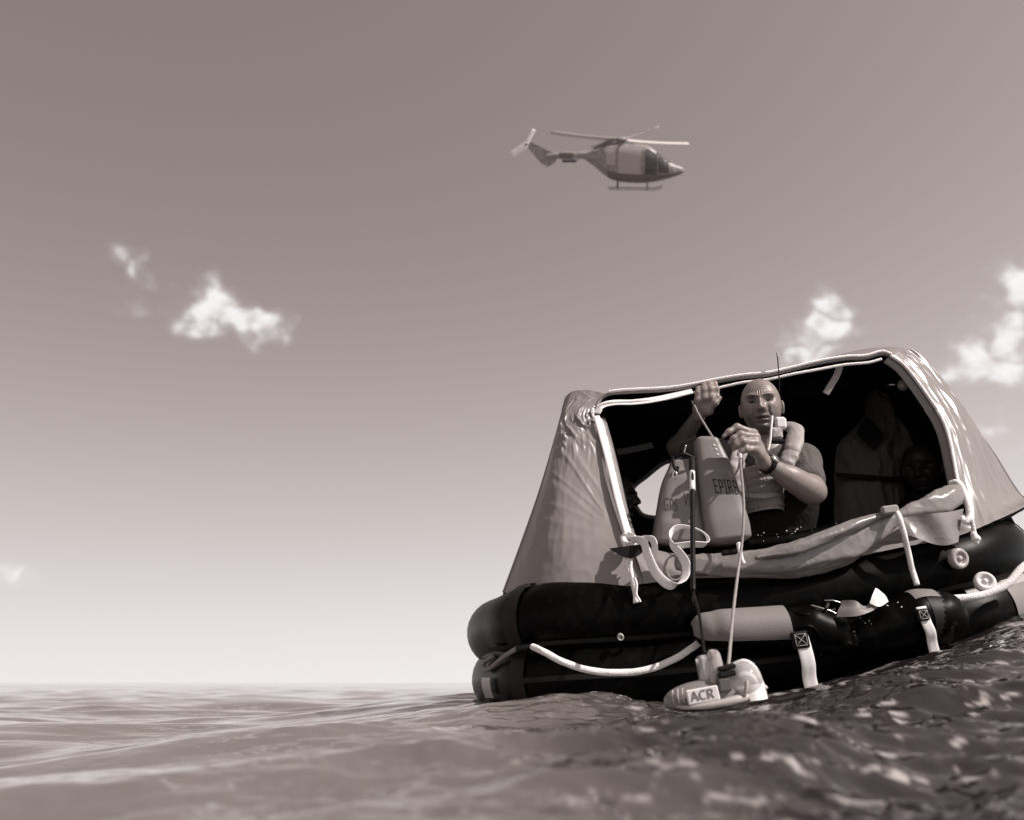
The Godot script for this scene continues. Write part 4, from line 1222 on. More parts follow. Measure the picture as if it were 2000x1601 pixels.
	part("webbing_strap", ribbon([Vector3(-0.4348, 0.5583, 0.02), Vector3(-0.4008, 0.5352, 0.07), Vector3(-0.396, 0.4811, 0.1), Vector3(-0.3798, 0.414, 0.12), Vector3(-0.3427, 0.3685, 0.14), Vector3(-0.2978, 0.3805, 0.14), Vector3(-0.2752, 0.4248, 0.13), Vector3(-0.287, 0.469, 0.13), Vector3(-0.3106, 0.5093, 0.12), Vector3(-0.3064, 0.5446, 0.1), Vector3(-0.2764, 0.5683, 0.09), Vector3(-0.2342, 0.5668, 0.09), Vector3(-0.194, 0.5455, 0.1), Vector3(-0.1796, 0.5165, 0.11), Vector3(-0.1932, 0.4948, 0.12), Vector3(-0.2452, 0.4997, 0.13), Vector3(-0.3032, 0.4996, 0.13)], 220, 0.034, 0.0045, {"ups": strap_side}), M.webbing, raft)
	part("webbing_strap", ribbon([Vector3(-0.4009, 0.5451, 0.03), Vector3(-0.3844, 0.5493, 0.05), Vector3(-0.3649, 0.5416, 0.06), Vector3(-0.3617, 0.5158, 0.07), Vector3(-0.372, 0.4755, 0.08)], 60, 0.030, 0.0045, {"ups": [Vector3(0.2, 0.5, 0.8), Vector3(0.7, 0.1, 0.6)]}), M.webbing, raft)
	part("webbing_curl", ribbon([Vector3(-0.2925, 0.4788, 0.09), Vector3(-0.3261, 0.4649, 0.09), Vector3(-0.3448, 0.4299, 0.1), Vector3(-0.3404, 0.3926, 0.11), Vector3(-0.3134, 0.3822, 0.11), Vector3(-0.289, 0.4076, 0.11), Vector3(-0.2788, 0.4433, 0.1)], 90, 0.03, 0.0045, {"ups": [Vector3(0.3, 0.2, 0.9), Vector3(0.2, 0.4, 0.9)]}), M.webbing_grey, raft)
	# lifelines along the lower tube
	part("lifeline", rope([Vector3(-0.8363, 0.2291, 0), Vector3(-0.8012, 0.2056, 0.05), Vector3(-0.7406, 0.1634, 0.075), Vector3(-0.6581, 0.1261, 0.08), Vector3(-0.5642, 0.1062, 0.08), Vector3(-0.4678, 0.1027, 0.08), Vector3(-0.376, 0.1219, 0.08), Vector3(-0.2992, 0.1533, 0.08), Vector3(-0.243, 0.1846, 0.07)], 160, 0.0115), M.rope, raft)
	part("lifeline", rope([Vector3(-0.8862, 0.2335, -0.05), Vector3(-0.9392, 0.2124, -0.14), Vector3(-1.0032, 0.1767, -0.27), Vector3(-1.0262, 0.1825, -0.34), Vector3(-1.0186, 0.2073, -0.38), Vector3(-0.9788, 0.2235, -0.3)], 90, 0.0085), M.rope_grey, raft)
	part("lifeline", rope([Vector3(-0.2448, 0.1848, 0.07), Vector3(-0.219, 0.2042, 0.1), Vector3(-0.1827, 0.2255, 0.1), Vector3(-0.1354, 0.2345, 0.06)], 40, 0.008), M.rope_grey, raft)
	part("lifeline", rope([Vector3(0.5402, 0.2297, 0.13), Vector3(0.5972, 0.2097, 0.12), Vector3(0.6681, 0.2045, 0.12), Vector3(0.742, 0.2094, 0.12), Vector3(0.822, 0.2347, 0.12), Vector3(0.8976, 0.2851, 0.11), Vector3(0.988, 0.3202, 0.1)], 120, 0.0125), M.rope, raft)
	part("lifeline_lug", bevel_box(Vector3(-0.8614, 0.2294, -0.02), Vector3(0.07, 0.02, 0.04), 0.006), M.black, raft)
	part("lifeline_lug", bevel_box(Vector3(-0.2423, 0.1867, 0.06), Vector3(0.03, 0.045, 0.03), 0.006), M.black, raft)
	# patches and tape on the tubes
	var facet := func(px_t0: float, px_t1: float, a0: float, a1: float, q: Vector3) -> ArrayMesh: return band(q, px_t0, px_t1, a0, a1, 0.1465)
	part("reflective_tape", facet.call(0.930, 0.952, -0.36, 0.16, LOWER), M.tape, raft)
	part("lit_tube_patch", facet.call(0.296, 0.40, -0.25, 0.60, LOWER), M.patch, raft)  # light on the tube's right end, painted as a grey patch
	part("textured_strip", facet.call(0.268, 0.345, 0.58, 0.84, LOWER), M.tape, raft)
	# valves
	var knob := func(c: Vector3, d: Vector3, r: float) -> Array: return [lathe(c, d, [[0.0, -0.01], [r, -0.01], [r, 0.008], [r * 0.86, 0.016], [r * 0.55, 0.014], [r * 0.5, 0.006], [r * 0.28, 0.006], [r * 0.24, 0.013], [0.0, 0.014]], 28)]
	part("valve_cap", knob.call(Vector3(0.7038, 0.3425, 0.06), Vector3(0.25, -0.12, 1.0), 0.037)[0], M.tape, raft)
	part("valve_cap", knob.call(Vector3(0.753, 0.2488, 0.1), Vector3(-0.15, 0.35, 1.0), 0.036)[0], M.white, raft)
	part("valve_button", knob.call(Vector3(-0.5303, 0.2223, 0.055), Vector3(-0.1, -0.2, 1.0), 0.012)[0], M.tape, raft)
	var beads: Array = []
	for i in 28:
		var u: float = rng.randf()
		var q: Vector3 = Vector3(0.0479, 0.5179, -0.1).lerp(Vector3(0.4027, 0.5212, -0.1), u) + Vector3(0, rng.randf_range(-0.012, 0.022), rng.randf_range(-0.03, 0.03))
		beads.append(ellipsoid(q, Vector3.ONE * rng.randf_range(0.001, 0.0032), Basis(), 8, 6))
	part("water_drops", join(beads), M.drop, raft).set_meta("kind", "stuff")
	part("wet_sill", sweep([Vector3(0.0277, 0.5055, -0.13), Vector3(0.1803, 0.4985, -0.13), Vector3(0.3407, 0.5063, -0.13), Vector3(0.5075, 0.5372, -0.13)], 50, [0.0259, 0.0333, 0.0333, 0.0259], 16, {"round": 3}), M.rubber, raft)
	# inside: hanging strap, cabin lamp (unlit), aerial by the hem
	part("hanging_strap", ribbon([Vector3(0.625, 1.2242, -0.33), Vector3(0.604, 1.186, -0.34), Vector3(0.5776, 1.1532, -0.35), Vector3(0.5485, 1.1184, -0.36)], 30, 0.028, 0.003, {"up": Vector3(1, 0.2, 0.25)}), M.webbing_grey, raft)
	var lamp := part("cabin_lamp", ellipsoid(Vector3(0.916, 1.1333, -0.42), Vector3(0.024, 0.026, 0.024)), M.smoke, raft)
	sub("lamp_bracket", sweep([Vector3(0.8721, 1.1548, -0.46), Vector3(0.8957, 1.145, -0.44)], 4, 0.006, 8), M.metal, lamp)

	part("grab_strap", ribbon([Vector3(-0.3074, 1.0839, -0.8), Vector3(-0.218, 1.0932, -0.82), Vector3(-0.1266, 1.1075, -0.84)], 20, 0.03, 0.004, {"up": Vector3(0.1, 1, 0)}), M.dim_cloth, raft)

func build_boarding_ramp():
	var z := 0.13
	var line := [Vector3(-0.2404, 0.2029, 0.14), Vector3(-0.182, 0.1985, 0.15), Vector3(-0.0957, 0.1913, 0.15), Vector3(0.0168, 0.1826, 0.15), Vector3(0.1011, 0.1655, 0.15), Vector3(0.1736, 0.1363, 0.15), Vector3(0.2282, 0.1132, 0.14), Vector3(0.2887, 0.1227, 0.14), Vector3(0.3821, 0.1417, 0.14), Vector3(0.4747, 0.1559, 0.14), Vector3(0.5489, 0.1492, 0.13)]
	var radii := [0.0555, 0.0629, 0.0648, 0.0666, 0.0815, 0.0704, 0.0444, 0.0611, 0.0796, 0.0926, 0.0926]
	var dents := func(t, a): return 1.0 + 0.02 * sin(t * 50.0 + a * 2.0) + 0.05 * exp(-pow((t - 0.55) / 0.05, 2.0)) * sin(a * 4.0)
	var ramp := part("boarding_ramp", sweep(line, 140, radii, 30, {"round": 6, "up": Vector3.UP, "wob": dents}), M.rubber, raft, "half sunk black inflated boarding tube along the waterline")
	var c := [line[0], line[1], line[2], line[3]]
	var rr := [radii[0], radii[1], radii[2], radii[3]]
	var cover := grid(40, 26, func(u, w):
		var t: float = lerpf(-0.22, 1.0, u)
		var q := spl(c, clampf(t, 0.0, 1.0))
		var r: float = mixr(rr, clampf(t, 0.0, 1.0)) * 1.02 + 0.005
		if t < 0.0:
			var e: float = -t / 0.24
			q -= (c[1] - c[0]).normalized() * r * e
			r *= sqrt(maxf(0.0, 1.0 - e * e))
		var a: float = lerpf(-0.62, 2.2, w)
		return q + Vector3(0, sin(a), cos(a)) * r, true)
	sub("grey_nose_cover", cover, M.patch, ramp)
	sub("black_end_cap", band_on(line, radii, 0.915, 1.0, 1.015), M.rubber_dull, ramp)
	sub("pinch_gusset", sweep([Vector3(0.0268, 0.2301, 0.18), Vector3(0.0659, 0.213, 0.21), Vector3(0.1211, 0.212, 0.2), Vector3(0.1854, 0.2174, 0.18)], 40, 0.008, 8), M.rubber, ramp)
	sub("pinch_gusset", sweep([Vector3(0.0316, 0.1725, 0.235), Vector3(0.0647, 0.1747, 0.24), Vector3(0.0894, 0.1555, 0.235), Vector3(0.1044, 0.1312, 0.225)], 40, 0.006, 8), M.rubber, ramp)
	sub("grey_crown_patch", grid(20, 14, func(u, w):
		var t: float = lerpf(0.87, 0.985, u)
		var a: float = lerpf(0.75, 1.9, w)
		return spl(line, t) + Vector3(0, sin(a), cos(a)) * (mixr(radii, t) * 1.0 + 0.005), true), M.patch, ramp)
	for s in [[Vector3(0.0357, 0.1064, 0.24), Vector3(0.0376, 0.01, 0.22), 0.046], [Vector3(0.4517, 0.1407, 0.235), Vector3(0.4648, 0.071, 0.215), 0.034]]:
		var a0: Vector3 = s[0]
		var a1: Vector3 = s[1]
		var tag := sub("white_strap", ribbon([a0 + Vector3(-0.004, 0.05, 0.0), a0 + Vector3(-0.002, 0, 0.008), a0.lerp(a1, 0.5) + Vector3(0, 0, 0.012), a1, a1 + Vector3(0.01, -0.06, -0.02)], 40, s[2], 0.006, {"up": Vector3(1, 0.1, 0.0)}), M.webbing, ramp)
	for s in [[Vector3(0.0243, 0.1351, 0.248), 0.036], [Vector3(0.4414, 0.1644, 0.245), 0.026]]:
		var o: Vector3 = s[0]
		var h: float = s[1] * 0.5
		var bars: Array = []
		for seg in [[-1, -1, 1, -1], [1, -1, 1, 1], [1, 1, -1, 1], [-1, 1, -1, -1], [-1, -1, 1, 1], [-1, 1, 1, -1]]:
			bars.append(sweep([o + Vector3(seg[0] * h, seg[1] * h, 0.012), o + Vector3(seg[2] * h, seg[3] * h, 0.012)], 3, 0.0013, 6))
		sub("box_stitching", join(bars), M.webbing_grey, ramp)
		sub("strap_pad", bevel_box(o + Vector3(0, 0, 0.0), Vector3(h * 3.0, h * 3.0, 0.02), 0.004), M.black_dull, ramp)
	# loose foil flap lying on the hump
	var leaf := func(u, w):
		var q := coons([Vector3(0.1704, 0.1928, 0.22), Vector3(0.2219, 0.1867, 0.24), Vector3(0.2848, 0.1972, 0.24), Vector3(0.3425, 0.2168, 0.2)], [Vector3(0.2058, 0.2455, 0.2), Vector3(0.2385, 0.238, 0.22), Vector3(0.2716, 0.2171, 0.22), Vector3(0.3387, 0.2395, 0.18)], [Vector3(0.1704, 0.1928, 0.22), Vector3(0.2058, 0.2455, 0.2)], [Vector3(0.3425, 0.2168, 0.2), Vector3(0.3387, 0.2395, 0.18)], u, w)
		return q + Vector3(0, 0.004 * sin(w * 6.0), 0.012 * sin(u * 5.0))
	sub("loose_grey_flap", grid(24, 12, leaf, true), M.patch, ramp)
	sub("white_flap_corner", grid(12, 10, func(u, w): return coons([Vector3(0.2868, 0.2232, 0.225), Vector3(0.3118, 0.2076, 0.235), Vector3(0.3526, 0.2206, 0.22)], [Vector3(0.3339, 0.2716, 0.19), Vector3(0.3412, 0.2656, 0.19), Vector3(0.3494, 0.256, 0.19)], [Vector3(0.2868, 0.2232, 0.225), Vector3(0.3079, 0.2502, 0.215), Vector3(0.3339, 0.2716, 0.19)], [Vector3(0.3526, 0.2206, 0.22), Vector3(0.3538, 0.2421, 0.205), Vector3(0.3494, 0.256, 0.19)], u, w), true), M.white, ramp)
	var drops: Array = []
	for i in 60:
		var t: float = [rng.randf_range(0.46, 0.64), rng.randf_range(0.66, 0.82), rng.randf_range(0.62, 1.0)][i % 3]
		var a: float = rng.randf_range(0.5, 1.9)
		drops.append(ellipsoid(spl(line, t) + Vector3(0, sin(a), cos(a)) * (mixr(radii, t) * 1.005), Vector3.ONE * rng.randf_range(0.0012, 0.0034), Basis(), 8, 6))
	sub("water_drops", join(drops), M.drop, ramp).set_meta("kind", "stuff")
	sub("toggle_line", sweep([Vector3(0.1016, 0.2413, 0.2), Vector3(0.1298, 0.227, 0.21), Vector3(0.1567, 0.2153, 0.21), Vector3(0.1747, 0.203, 0.21)], 20, 0.003, 6), M.metal, ramp)
	sub("toggle_line", sweep([Vector3(0.1492, 0.2507, 0.2), Vector3(0.1711, 0.2472, 0.21), Vector3(0.1967, 0.2373, 0.21)], 20, 0.003, 6), M.metal, ramp)
	sub("toggle", sweep([Vector3(0.1589, 0.2394, 0.2), Vector3(0.143, 0.2237, 0.21)], 8, 0.0075, 8, {"round": 2}), M.rubber_dull, ramp)

func band_on(line: Array, radii: Array, t0: float, t1: float, grow: float) -> ArrayMesh:
	return grid(14, 30, func(u, w):
		var t: float = lerpf(t0, t1, u)
		var a: float = w * TAU
		return spl(line, t) + Vector3(0, sin(a), cos(a)) * mixr(radii, t) * grow, true)

func sub(called: String, mesh: Mesh, m: Material, parent: MeshInstance3D, label := "") -> MeshInstance3D:   # a piece of a part, same frame as the part's mesh
	return part(called, mesh, m, parent, label)

# ---------------------------------------------------------------- gear
func bag_mesh(left: Array, right: Array, zc: float, depth: Array) -> ArrayMesh:
	var v := PackedVector3Array()
	var idx := PackedInt32Array()
	var rows: Array = []
	for e in 6:
		rows.append([0.0, sin((e + 0.4) / 6.4 * PI / 2), -0.022 * cos((e + 0.4) / 6.4 * PI / 2)])
	for i in 31:
		rows.append([i / 30.0, 1.0, 0.0])
	for e in range(5, -1, -1):
		rows.append([1.0, sin((e + 0.4) / 6.4 * PI / 2), 0.02 * cos((e + 0.4) / 6.4 * PI / 2)])
	for row in rows:
		for s in 36:
			var q := bag_point(left, right, zc, depth, row[0], TAU * s / 36.0, row[1])
			v.append(q + Vector3(0, row[2], 0))
	var m: int = rows.size()
	for i in m - 1:
		for s in 36:
			var s2: int = (s + 1) % 36
			for k in [i * 36 + s, (i + 1) * 36 + s, i * 36 + s2, i * 36 + s2, (i + 1) * 36 + s, (i + 1) * 36 + s2]:
				idx.append(k)
	for end in [0, m - 1]:
		var c := Vector3.ZERO
		for s in 36:
			c += v[end * 36 + s] / 36.0
		v.append(c)
		for s in 36:
			var s2: int = (s + 1) % 36
			idx.append_array([v.size() - 1, end * 36 + (s if end == 0 else s2), end * 36 + (s2 if end == 0 else s)])
	return mk(v, idx)

func bag_point(left: Array, right: Array, zc: float, depth: Array, t: float, a: float, k := 1.0) -> Vector3:   # t 0 at the foot, 1 at the top
	var l := spl(left, t)
	var r := spl(right, t)
	var c := (l + r) * 0.5
	var e := 0.42
	var x: float = signf(cos(a)) * pow(absf(cos(a)), e)
	var y: float = signf(sin(a)) * pow(absf(sin(a)), e)
	return Vector3(0, 0, zc) + Vector3(c.x, c.y, 0) + Vector3((r - l).x, (r - l).y, 0) * 0.5 * x * k + Vector3(0, 0, mixr(depth, t) * y * k)

func bag_text(s: String, left: Array, right: Array, zc: float, depth: Array, t: float, across: float, height: float, wide: float) -> ArrayMesh:
	return lettering(s, Vector3.ZERO, Vector3.RIGHT, Vector3.UP, height, wide, func(w, dz):
		var tall: float = left[0].distance_to(left[-1])
		var tt: float = t + w.y / tall - w.x * 0.10 / tall
		var l := spl(left, tt)
		var r := spl(right, tt)
		var half: float = (r - l).length() * 0.5
		var x: float = clampf((across + w.x) / half, -0.995, 0.995)
		var y: float = pow(1.0 - pow(absf(x), 2.0 / 0.42), 0.21)
		var c := (l + r) * 0.5 + (r - l) * 0.5 * x
		return Vector3(c.x, c.y, zc + mixr(depth, tt) * y + 0.001 + dz))

func build_gear():
	var gl := [Vector3(-0.331, 0.559, -0.14), Vector3(-0.314, 0.6121, -0.14), Vector3(-0.2942, 0.6694, -0.14), Vector3(-0.2558, 0.7758, -0.14), Vector3(-0.213, 0.8465, -0.14)]
	var gr := [Vector3(-0.134, 0.5348, -0.14), Vector3(-0.1296, 0.5894, -0.14), Vector3(-0.1303, 0.6492, -0.14), Vector3(-0.1238, 0.7596, -0.14), Vector3(-0.1227, 0.8416, -0.14)]
	var gd := [0.075, 0.08, 0.07, 0.06, 0.045]
	var g := thing("gear_bag", "grey tapered bag marked GPS VHF behind the black aerial", "bag", Vector3(-0.239, 0.5437, -0.14))
	part("bag_body", bag_mesh(gl, gr, -0.14, gd), M.bag, g)
	part("lettering", bag_text("GPS", gl, gr, -0.14, gd, 0.545, -0.040, 0.037, 0.58), M.ink_faded, g)
	part("lettering", bag_text("VHF", gl, gr, -0.14, gd, 0.585, 0.034, 0.036, 0.60), M.ink_faded, g)
	part("top_bar", sweep([Vector3(-0.2142, 0.8514, -0.06), Vector3(-0.1945, 0.8606, -0.05), Vector3(-0.1694, 0.8623, -0.045), Vector3(-0.1484, 0.8529, -0.05), Vector3(-0.1281, 0.8449, -0.06)], 30, [0.0065, 0.0065, 0.0074, 0.0065, 0.0056], 10, {"round": 2}), M.black, g)
	part("hook", sweep([Vector3(-0.2126, 0.854, -0.055), Vector3(-0.2167, 0.825, -0.05), Vector3(-0.2087, 0.8039, -0.05), Vector3(-0.202, 0.8192, -0.05)], 30, 0.006, 8), M.black, g)
	part("hook_ring", sweep([Vector3(-0.2144, 0.8046, -0.05), Vector3(-0.2279, 0.7891, -0.045), Vector3(-0.225, 0.7728, -0.045), Vector3(-0.2133, 0.7833, -0.045)], 30, 0.003, 8, {"closed": true}), M.metal, g)
	part("wire", sweep([Vector3(-0.1714, 0.8626, -0.045), Vector3(-0.1643, 0.8799, -0.045), Vector3(-0.1571, 0.8974, -0.045)], 8, 0.0032, 8), M.metal, g)
	var el := [Vector3(-0.1415, 0.5295, -0.1), Vector3(-0.143, 0.5842, -0.1), Vector3(-0.1345, 0.6819, -0.1), Vector3(-0.1221, 0.8011, -0.1), Vector3(-0.1083, 0.9186, -0.1)]
	var er := [Vector3(0.0246, 0.5286, -0.1), Vector3(0.027, 0.5791, -0.1), Vector3(0.0184, 0.6731, -0.1), Vector3(0.0069, 0.7955, -0.1), Vector3(-0.0194, 0.9077, -0.1)]
	var ed := [0.085, 0.085, 0.075, 0.06, 0.045]
	var e := thing("gear_bag", "taller grey tapered bag marked EPIRB with three white studs at its top", "bag", Vector3(-0.064, 0.5161, -0.1))
	part("bag_body", bag_mesh(el, er, -0.10, ed), M.bag, e)
	part("lettering", bag_text("EPIRB", el, er, -0.10, ed, 0.585, 0.018, 0.046, 0.56), M.ink, e)
	for q in [Vector3(-0.0486, 0.8842, -0.053), Vector3(-0.0447, 0.8666, -0.05), Vector3(-0.0436, 0.8454, -0.047)]:
		part("stud", ellipsoid(q, Vector3(0.0055, 0.0055, 0.004), Basis(), 10, 8), M.white, e)
	part("seam", sweep([Vector3(-0.0263, 0.8826, -0.065), Vector3(-0.0108, 0.7808, -0.055), Vector3(0.0003, 0.6652, -0.05), Vector3(0.0082, 0.5756, -0.045), Vector3(0.008, 0.5303, -0.05)], 50, 0.003, 6), M.black_dull, e)
	var cord := thing("cord", "thin pale cord slanting from the raised hand to the top of the EPIRB bag", "cord", Vector3(-0.0312, 0.8941, -0.06))
	part("strand", rope([Vector3(-0.038, 1.1387, -0.3), Vector3(-0.0323, 1.0858, -0.27), Vector3(-0.0361, 0.9971, -0.17), Vector3(-0.0353, 0.9305, -0.1), Vector3(-0.0312, 0.8941, -0.06)], 40, 0.0042), M.rope_grey, cord)
	var line := thing("cord", "long pale line from the man's lowered hand down to the floating beacon", "cord", Vector3(-0.3509, 0.0872, 0.78))
	part("strand", rope([Vector3(0.0135, 0.8614, 0.055), Vector3(0.0068, 0.8058, 0.06), Vector3(-0.0069, 0.7252, 0.08), Vector3(-0.0299, 0.625, 0.12), Vector3(-0.0613, 0.53, 0.16), Vector3(-0.0959, 0.4406, 0.19), Vector3(-0.1542, 0.3485, 0.3), Vector3(-0.2353, 0.2305, 0.48), Vector3(-0.349, 0.0896, 0.78)], 120, 0.0047), M.rope_grey, line)
	part("knot", sweep([Vector3(0.0095, 0.829, 0.06), Vector3(0.0096, 0.8128, 0.062), Vector3(0.007, 0.8011, 0.063)], 8, 0.0075, 8, {"round": 2}), M.rope, line)
	part("slack_loop", rope([Vector3(0.0087, 0.8056, 0.06), Vector3(-0.0024, 0.7665, 0.05), Vector3(-0.0196, 0.7422, 0.03), Vector3(-0.0239, 0.7418, 0), Vector3(-0.0214, 0.7698, -0.02)], 30, 0.004), M.rope_grey, line)
	var whip := thing("aerial", "thin dark whip aerial with a pale tip standing at the canopy's top hem", "antenna", Vector3(0.3164, 1.1216, -0.25))
	part("whip", sweep([Vector3(0.315, 1.1151, -0.25), Vector3(0.3262, 1.1769, -0.25), Vector3(0.3418, 1.2802, -0.25)], 10, 0.0026, 8), M.black, whip)
	part("tip", sweep([Vector3(0.3404, 1.2734, -0.25), Vector3(0.3429, 1.2893, -0.25)], 4, 0.0045, 8, {"round": 2}), M.tape, whip)
	var coat := thing("jacket", "dim grey jacket with a dark belt hanging under the canopy right of the man", "jacket", Vector3(0.8573, 0.6308, -0.95))
	var cut := FastNoiseLite.new()
	cut.seed = 23
	cut.frequency = 2.0
	cut.fractal_octaves = 3
	var cloth := func(u, w):
		var l := spl([Vector3(0.6825, 0.6276, -0.95), Vector3(0.7247, 0.7968, -0.95), Vector3(0.7537, 0.9204, -0.95), Vector3(0.7909, 1.0245, -0.95), Vector3(0.8663, 1.0833, -0.95), Vector3(0.95, 1.1523, -0.95), Vector3(0.9689, 1.2087, -0.95), Vector3(1.0032, 1.2636, -0.95)], w)
		var r := spl([Vector3(1.025, 0.5855, -0.95), Vector3(1.0592, 0.7557, -0.95), Vector3(1.0766, 0.8424, -0.95), Vector3(1.1026, 0.9033, -0.95), Vector3(1.1828, 0.9659, -0.95), Vector3(1.1685, 1.0778, -0.95), Vector3(1.1501, 1.1864, -0.95), Vector3(1.1245, 1.2488, -0.95)], w)
		var q := l.lerp(r, u)
		q.z += 0.10 * pow(sin(PI * u), 0.6) + cut.get_noise_2d(u * 1.6 + w, w * 1.4) * 0.035
		return q
	part("jacket_body", grid(40, 50, cloth, true), M.dim_cloth, coat)
	part("jacket_back", grid(20, 26, cloth, true, -0.02, Vector3(0.6, 0.8, 1.0)), M.dim_cloth, coat)
	part("belt", ribbon([Vector3(0.7154, 0.8632, -0.86), Vector3(0.7917, 0.8417, -0.84), Vector3(0.8578, 0.8263, -0.83), Vector3(0.944, 0.8106, -0.84), Vector3(1.0276, 0.8072, -0.87)], 30, 0.022, 0.006, {"up": Vector3(0, 1, 0)}), M.black_dull, coat)
	part("dark_flap", grid(12, 12, func(u, w): return coons([Vector3(0.8457, 1.0495, -0.85), Vector3(0.8982, 0.9461, -0.82)], [Vector3(0.9241, 1.1281, -0.86), Vector3(0.9671, 1.0134, -0.82)], [Vector3(0.8457, 1.0495, -0.85), Vector3(0.9241, 1.1281, -0.86)], [Vector3(0.8982, 0.9461, -0.82), Vector3(0.9671, 1.0134, -0.82)], u, w) + Vector3(0, 0, 0.012), true), M.dark_cloth, coat)

# ---------------------------------------------------------------- floating beacon
func build_beacon():
	var b := thing("beacon", "translucent floating emergency beacon with an ACR label plate and tall black aerial", "beacon", Vector3(-0.4092, 0.0004, 0.8))
	var hull := func(u, w):
		var t: float = u * TAU
		var f: float = (w - 0.5) * PI
		var cx: float = cos(f) * signf(cos(t)) * pow(absf(cos(t)), 0.75)
		var k: float = 1.0 - 0.16 * smoothstep(0.1, 1.0, cx)
		return Vector3(-0.4048, 0.0164, 0.8) + Vector3(0.1333 * cx, 0.05 * signf(sin(f)) * pow(absf(sin(f)), 0.8) * k * (1.0 if f > 0.0 else 0.62), 0.062 * cos(f) * sin(t))
	part("float_body", grid(44, 24, hull, true), M.shell, b)
	part("float_collar", sweep([Vector3(-0.5163, 0.0105, 0.83), Vector3(-0.4875, 0.004, 0.86), Vector3(-0.4246, 0.0039, 0.872), Vector3(-0.3566, 0.009, 0.866), Vector3(-0.2941, 0.0158, 0.83)], 40, [0.0037, 0.0056, 0.0093, 0.0111, 0.0074], 10, {"round": 2}), M.tape, b)
	for q in [Vector3(-0.5201, 0.0312, 0.842), Vector3(-0.5086, 0.0325, 0.853), Vector3(-0.4973, 0.0336, 0.857)]:
		part("grip_rib", sweep([q + Vector3(0.004, 0.018, -0.006), q, q + Vector3(0.002, -0.018, 0.0)], 8, 0.0022, 6), M.tape, b)
	var plate := bevel_box(Vector3(-0.4478, 0.0289, 0.868), Vector3(0.0812, 0.0366, 0.010), 0.003, Basis(Vector3(0, 1, 0), -0.06) * Basis(Vector3(0, 0, 1), deg_to_rad(3.0)))
	var pl := part("label_plate", plate, M.white, b)
	var pr := Vector3(cos(deg_to_rad(3.0)), sin(deg_to_rad(3.0)), 0.06)
	sub("lettering", lettering("ACR", Vector3(-0.4501, 0.0304, 0.868) + Vector3(0, 0, 0.0062), pr, Vector3(-0.05, 1, 0), 0.023, 1.05), mat(0.16, 0.6), pl)
	# clear lamp housing and post
	var tower := part("lamp_housing", bevel_box(Vector3(-0.4125, 0.0893, 0.8), Vector3(0.0417, 0.0722, 0.05), 0.008), M.clear, b)
	sub("lamp_core", bevel_box(Vector3(-0.4153, 0.0818, 0.8), Vector3(0.0181, 0.0305, 0.022), 0.004), M.white, tower)
	sub("lamp_cap", bevel_box(Vector3(-0.4077, 0.1147, 0.8), Vector3(0.0375, 0.0097, 0.045), 0.005), M.tape, tower)
	sub("lamp_tube", sweep([Vector3(-0.4232, 0.0698, 0.82), Vector3(-0.4185, 0.0948, 0.82), Vector3(-0.4043, 0.0983, 0.82)], 12, 0.004, 8), M.metal, tower)
	part("post", sweep([Vector3(-0.4029, 0.0469, 0.83), Vector3(-0.3936, 0.0814, 0.83), Vector3(-0.3911, 0.1173, 0.82), Vector3(-0.3952, 0.1243, 0.82)], 24, [0.0167, 0.0185, 0.0176, 0.013], 14, {"round": 4}), M.smoke, b)
	part("latch", bevel_box(Vector3(-0.3762, 0.0715, 0.845), Vector3(0.0437, 0.015, 0.06), 0.004, Basis(Vector3(0, 0, 1), deg_to_rad(4.0))), M.rubber_dull, b)
	part("latch", bevel_box(Vector3(-0.3719, 0.0875, 0.84), Vector3(0.0451, 0.0123, 0.055), 0.004, Basis(Vector3(0, 0, 1), deg_to_rad(6.0))), M.black_dull, b)
	part("latch_base", bevel_box(Vector3(-0.3876, 0.0463, 0.85), Vector3(0.0328, 0.0328, 0.05), 0.004), mat(0.10, 0.4), b)
	var dome := part("clear_dome", ellipsoid(Vector3(-0.326, 0.0502, 0.82), Vector3(0.0468, 0.0523, 0.055), Basis(), 28, 20), M.clear, b)
	sub("reflector", ellipsoid(Vector3(-0.3161, 0.04, 0.8), Vector3(0.0303, 0.033, 0.035)), M.white, dome)
	sub("dome_rim", sweep([Vector3(-0.3483, 0.091, 0.84), Vector3(-0.3243, 0.0969, 0.845), Vector3(-0.3051, 0.0856, 0.845), Vector3(-0.2924, 0.0625, 0.84), Vector3(-0.2848, 0.0349, 0.835), Vector3(-0.2772, 0.0265, 0.84)], 40, [0.0056, 0.0065, 0.0074, 0.0074, 0.0065, 0.0037], 8, {"round": 2}), M.white, dome)
	sub("dome_strut", sweep([Vector3(-0.3315, 0.0482, 0.876), Vector3(-0.3383, 0.0304, 0.878), Vector3(-0.3451, 0.0151, 0.872)], 10, 0.005, 8), M.tape, dome)
	part("white_skirt", grid(24, 10, func(u, w):
		var a: float = lerpf(-0.3, 1.9, u)
		return Vector3(-0.3244, 0.0192, 0.8) + Vector3(cos(a - 0.2) * 0.05, (w - 0.5) * 0.0389, sin(a) * 0.072 * (1.0 - 0.2 * w)), true), M.white, b)
	# tall aerial: whip below, stiff rod above
	var rod := part("aerial", sweep([Vector3(-0.339, 0.321, 0.47), Vector3(-0.2624, 0.5498, 0.29), Vector3(-0.2191, 0.6762, 0.19), Vector3(-0.185, 0.7949, 0.12)], 60, 0.0085, 12, {"round": 2}), M.black, b)
	sub("whip", sweep([Vector3(-0.4061, 0.1295, 0.78), Vector3(-0.3838, 0.1847, 0.69), Vector3(-0.3584, 0.2531, 0.58), Vector3(-0.3436, 0.3011, 0.49), Vector3(-0.3363, 0.3248, 0.46)], 40, 0.0045, 8), M.black, rod)
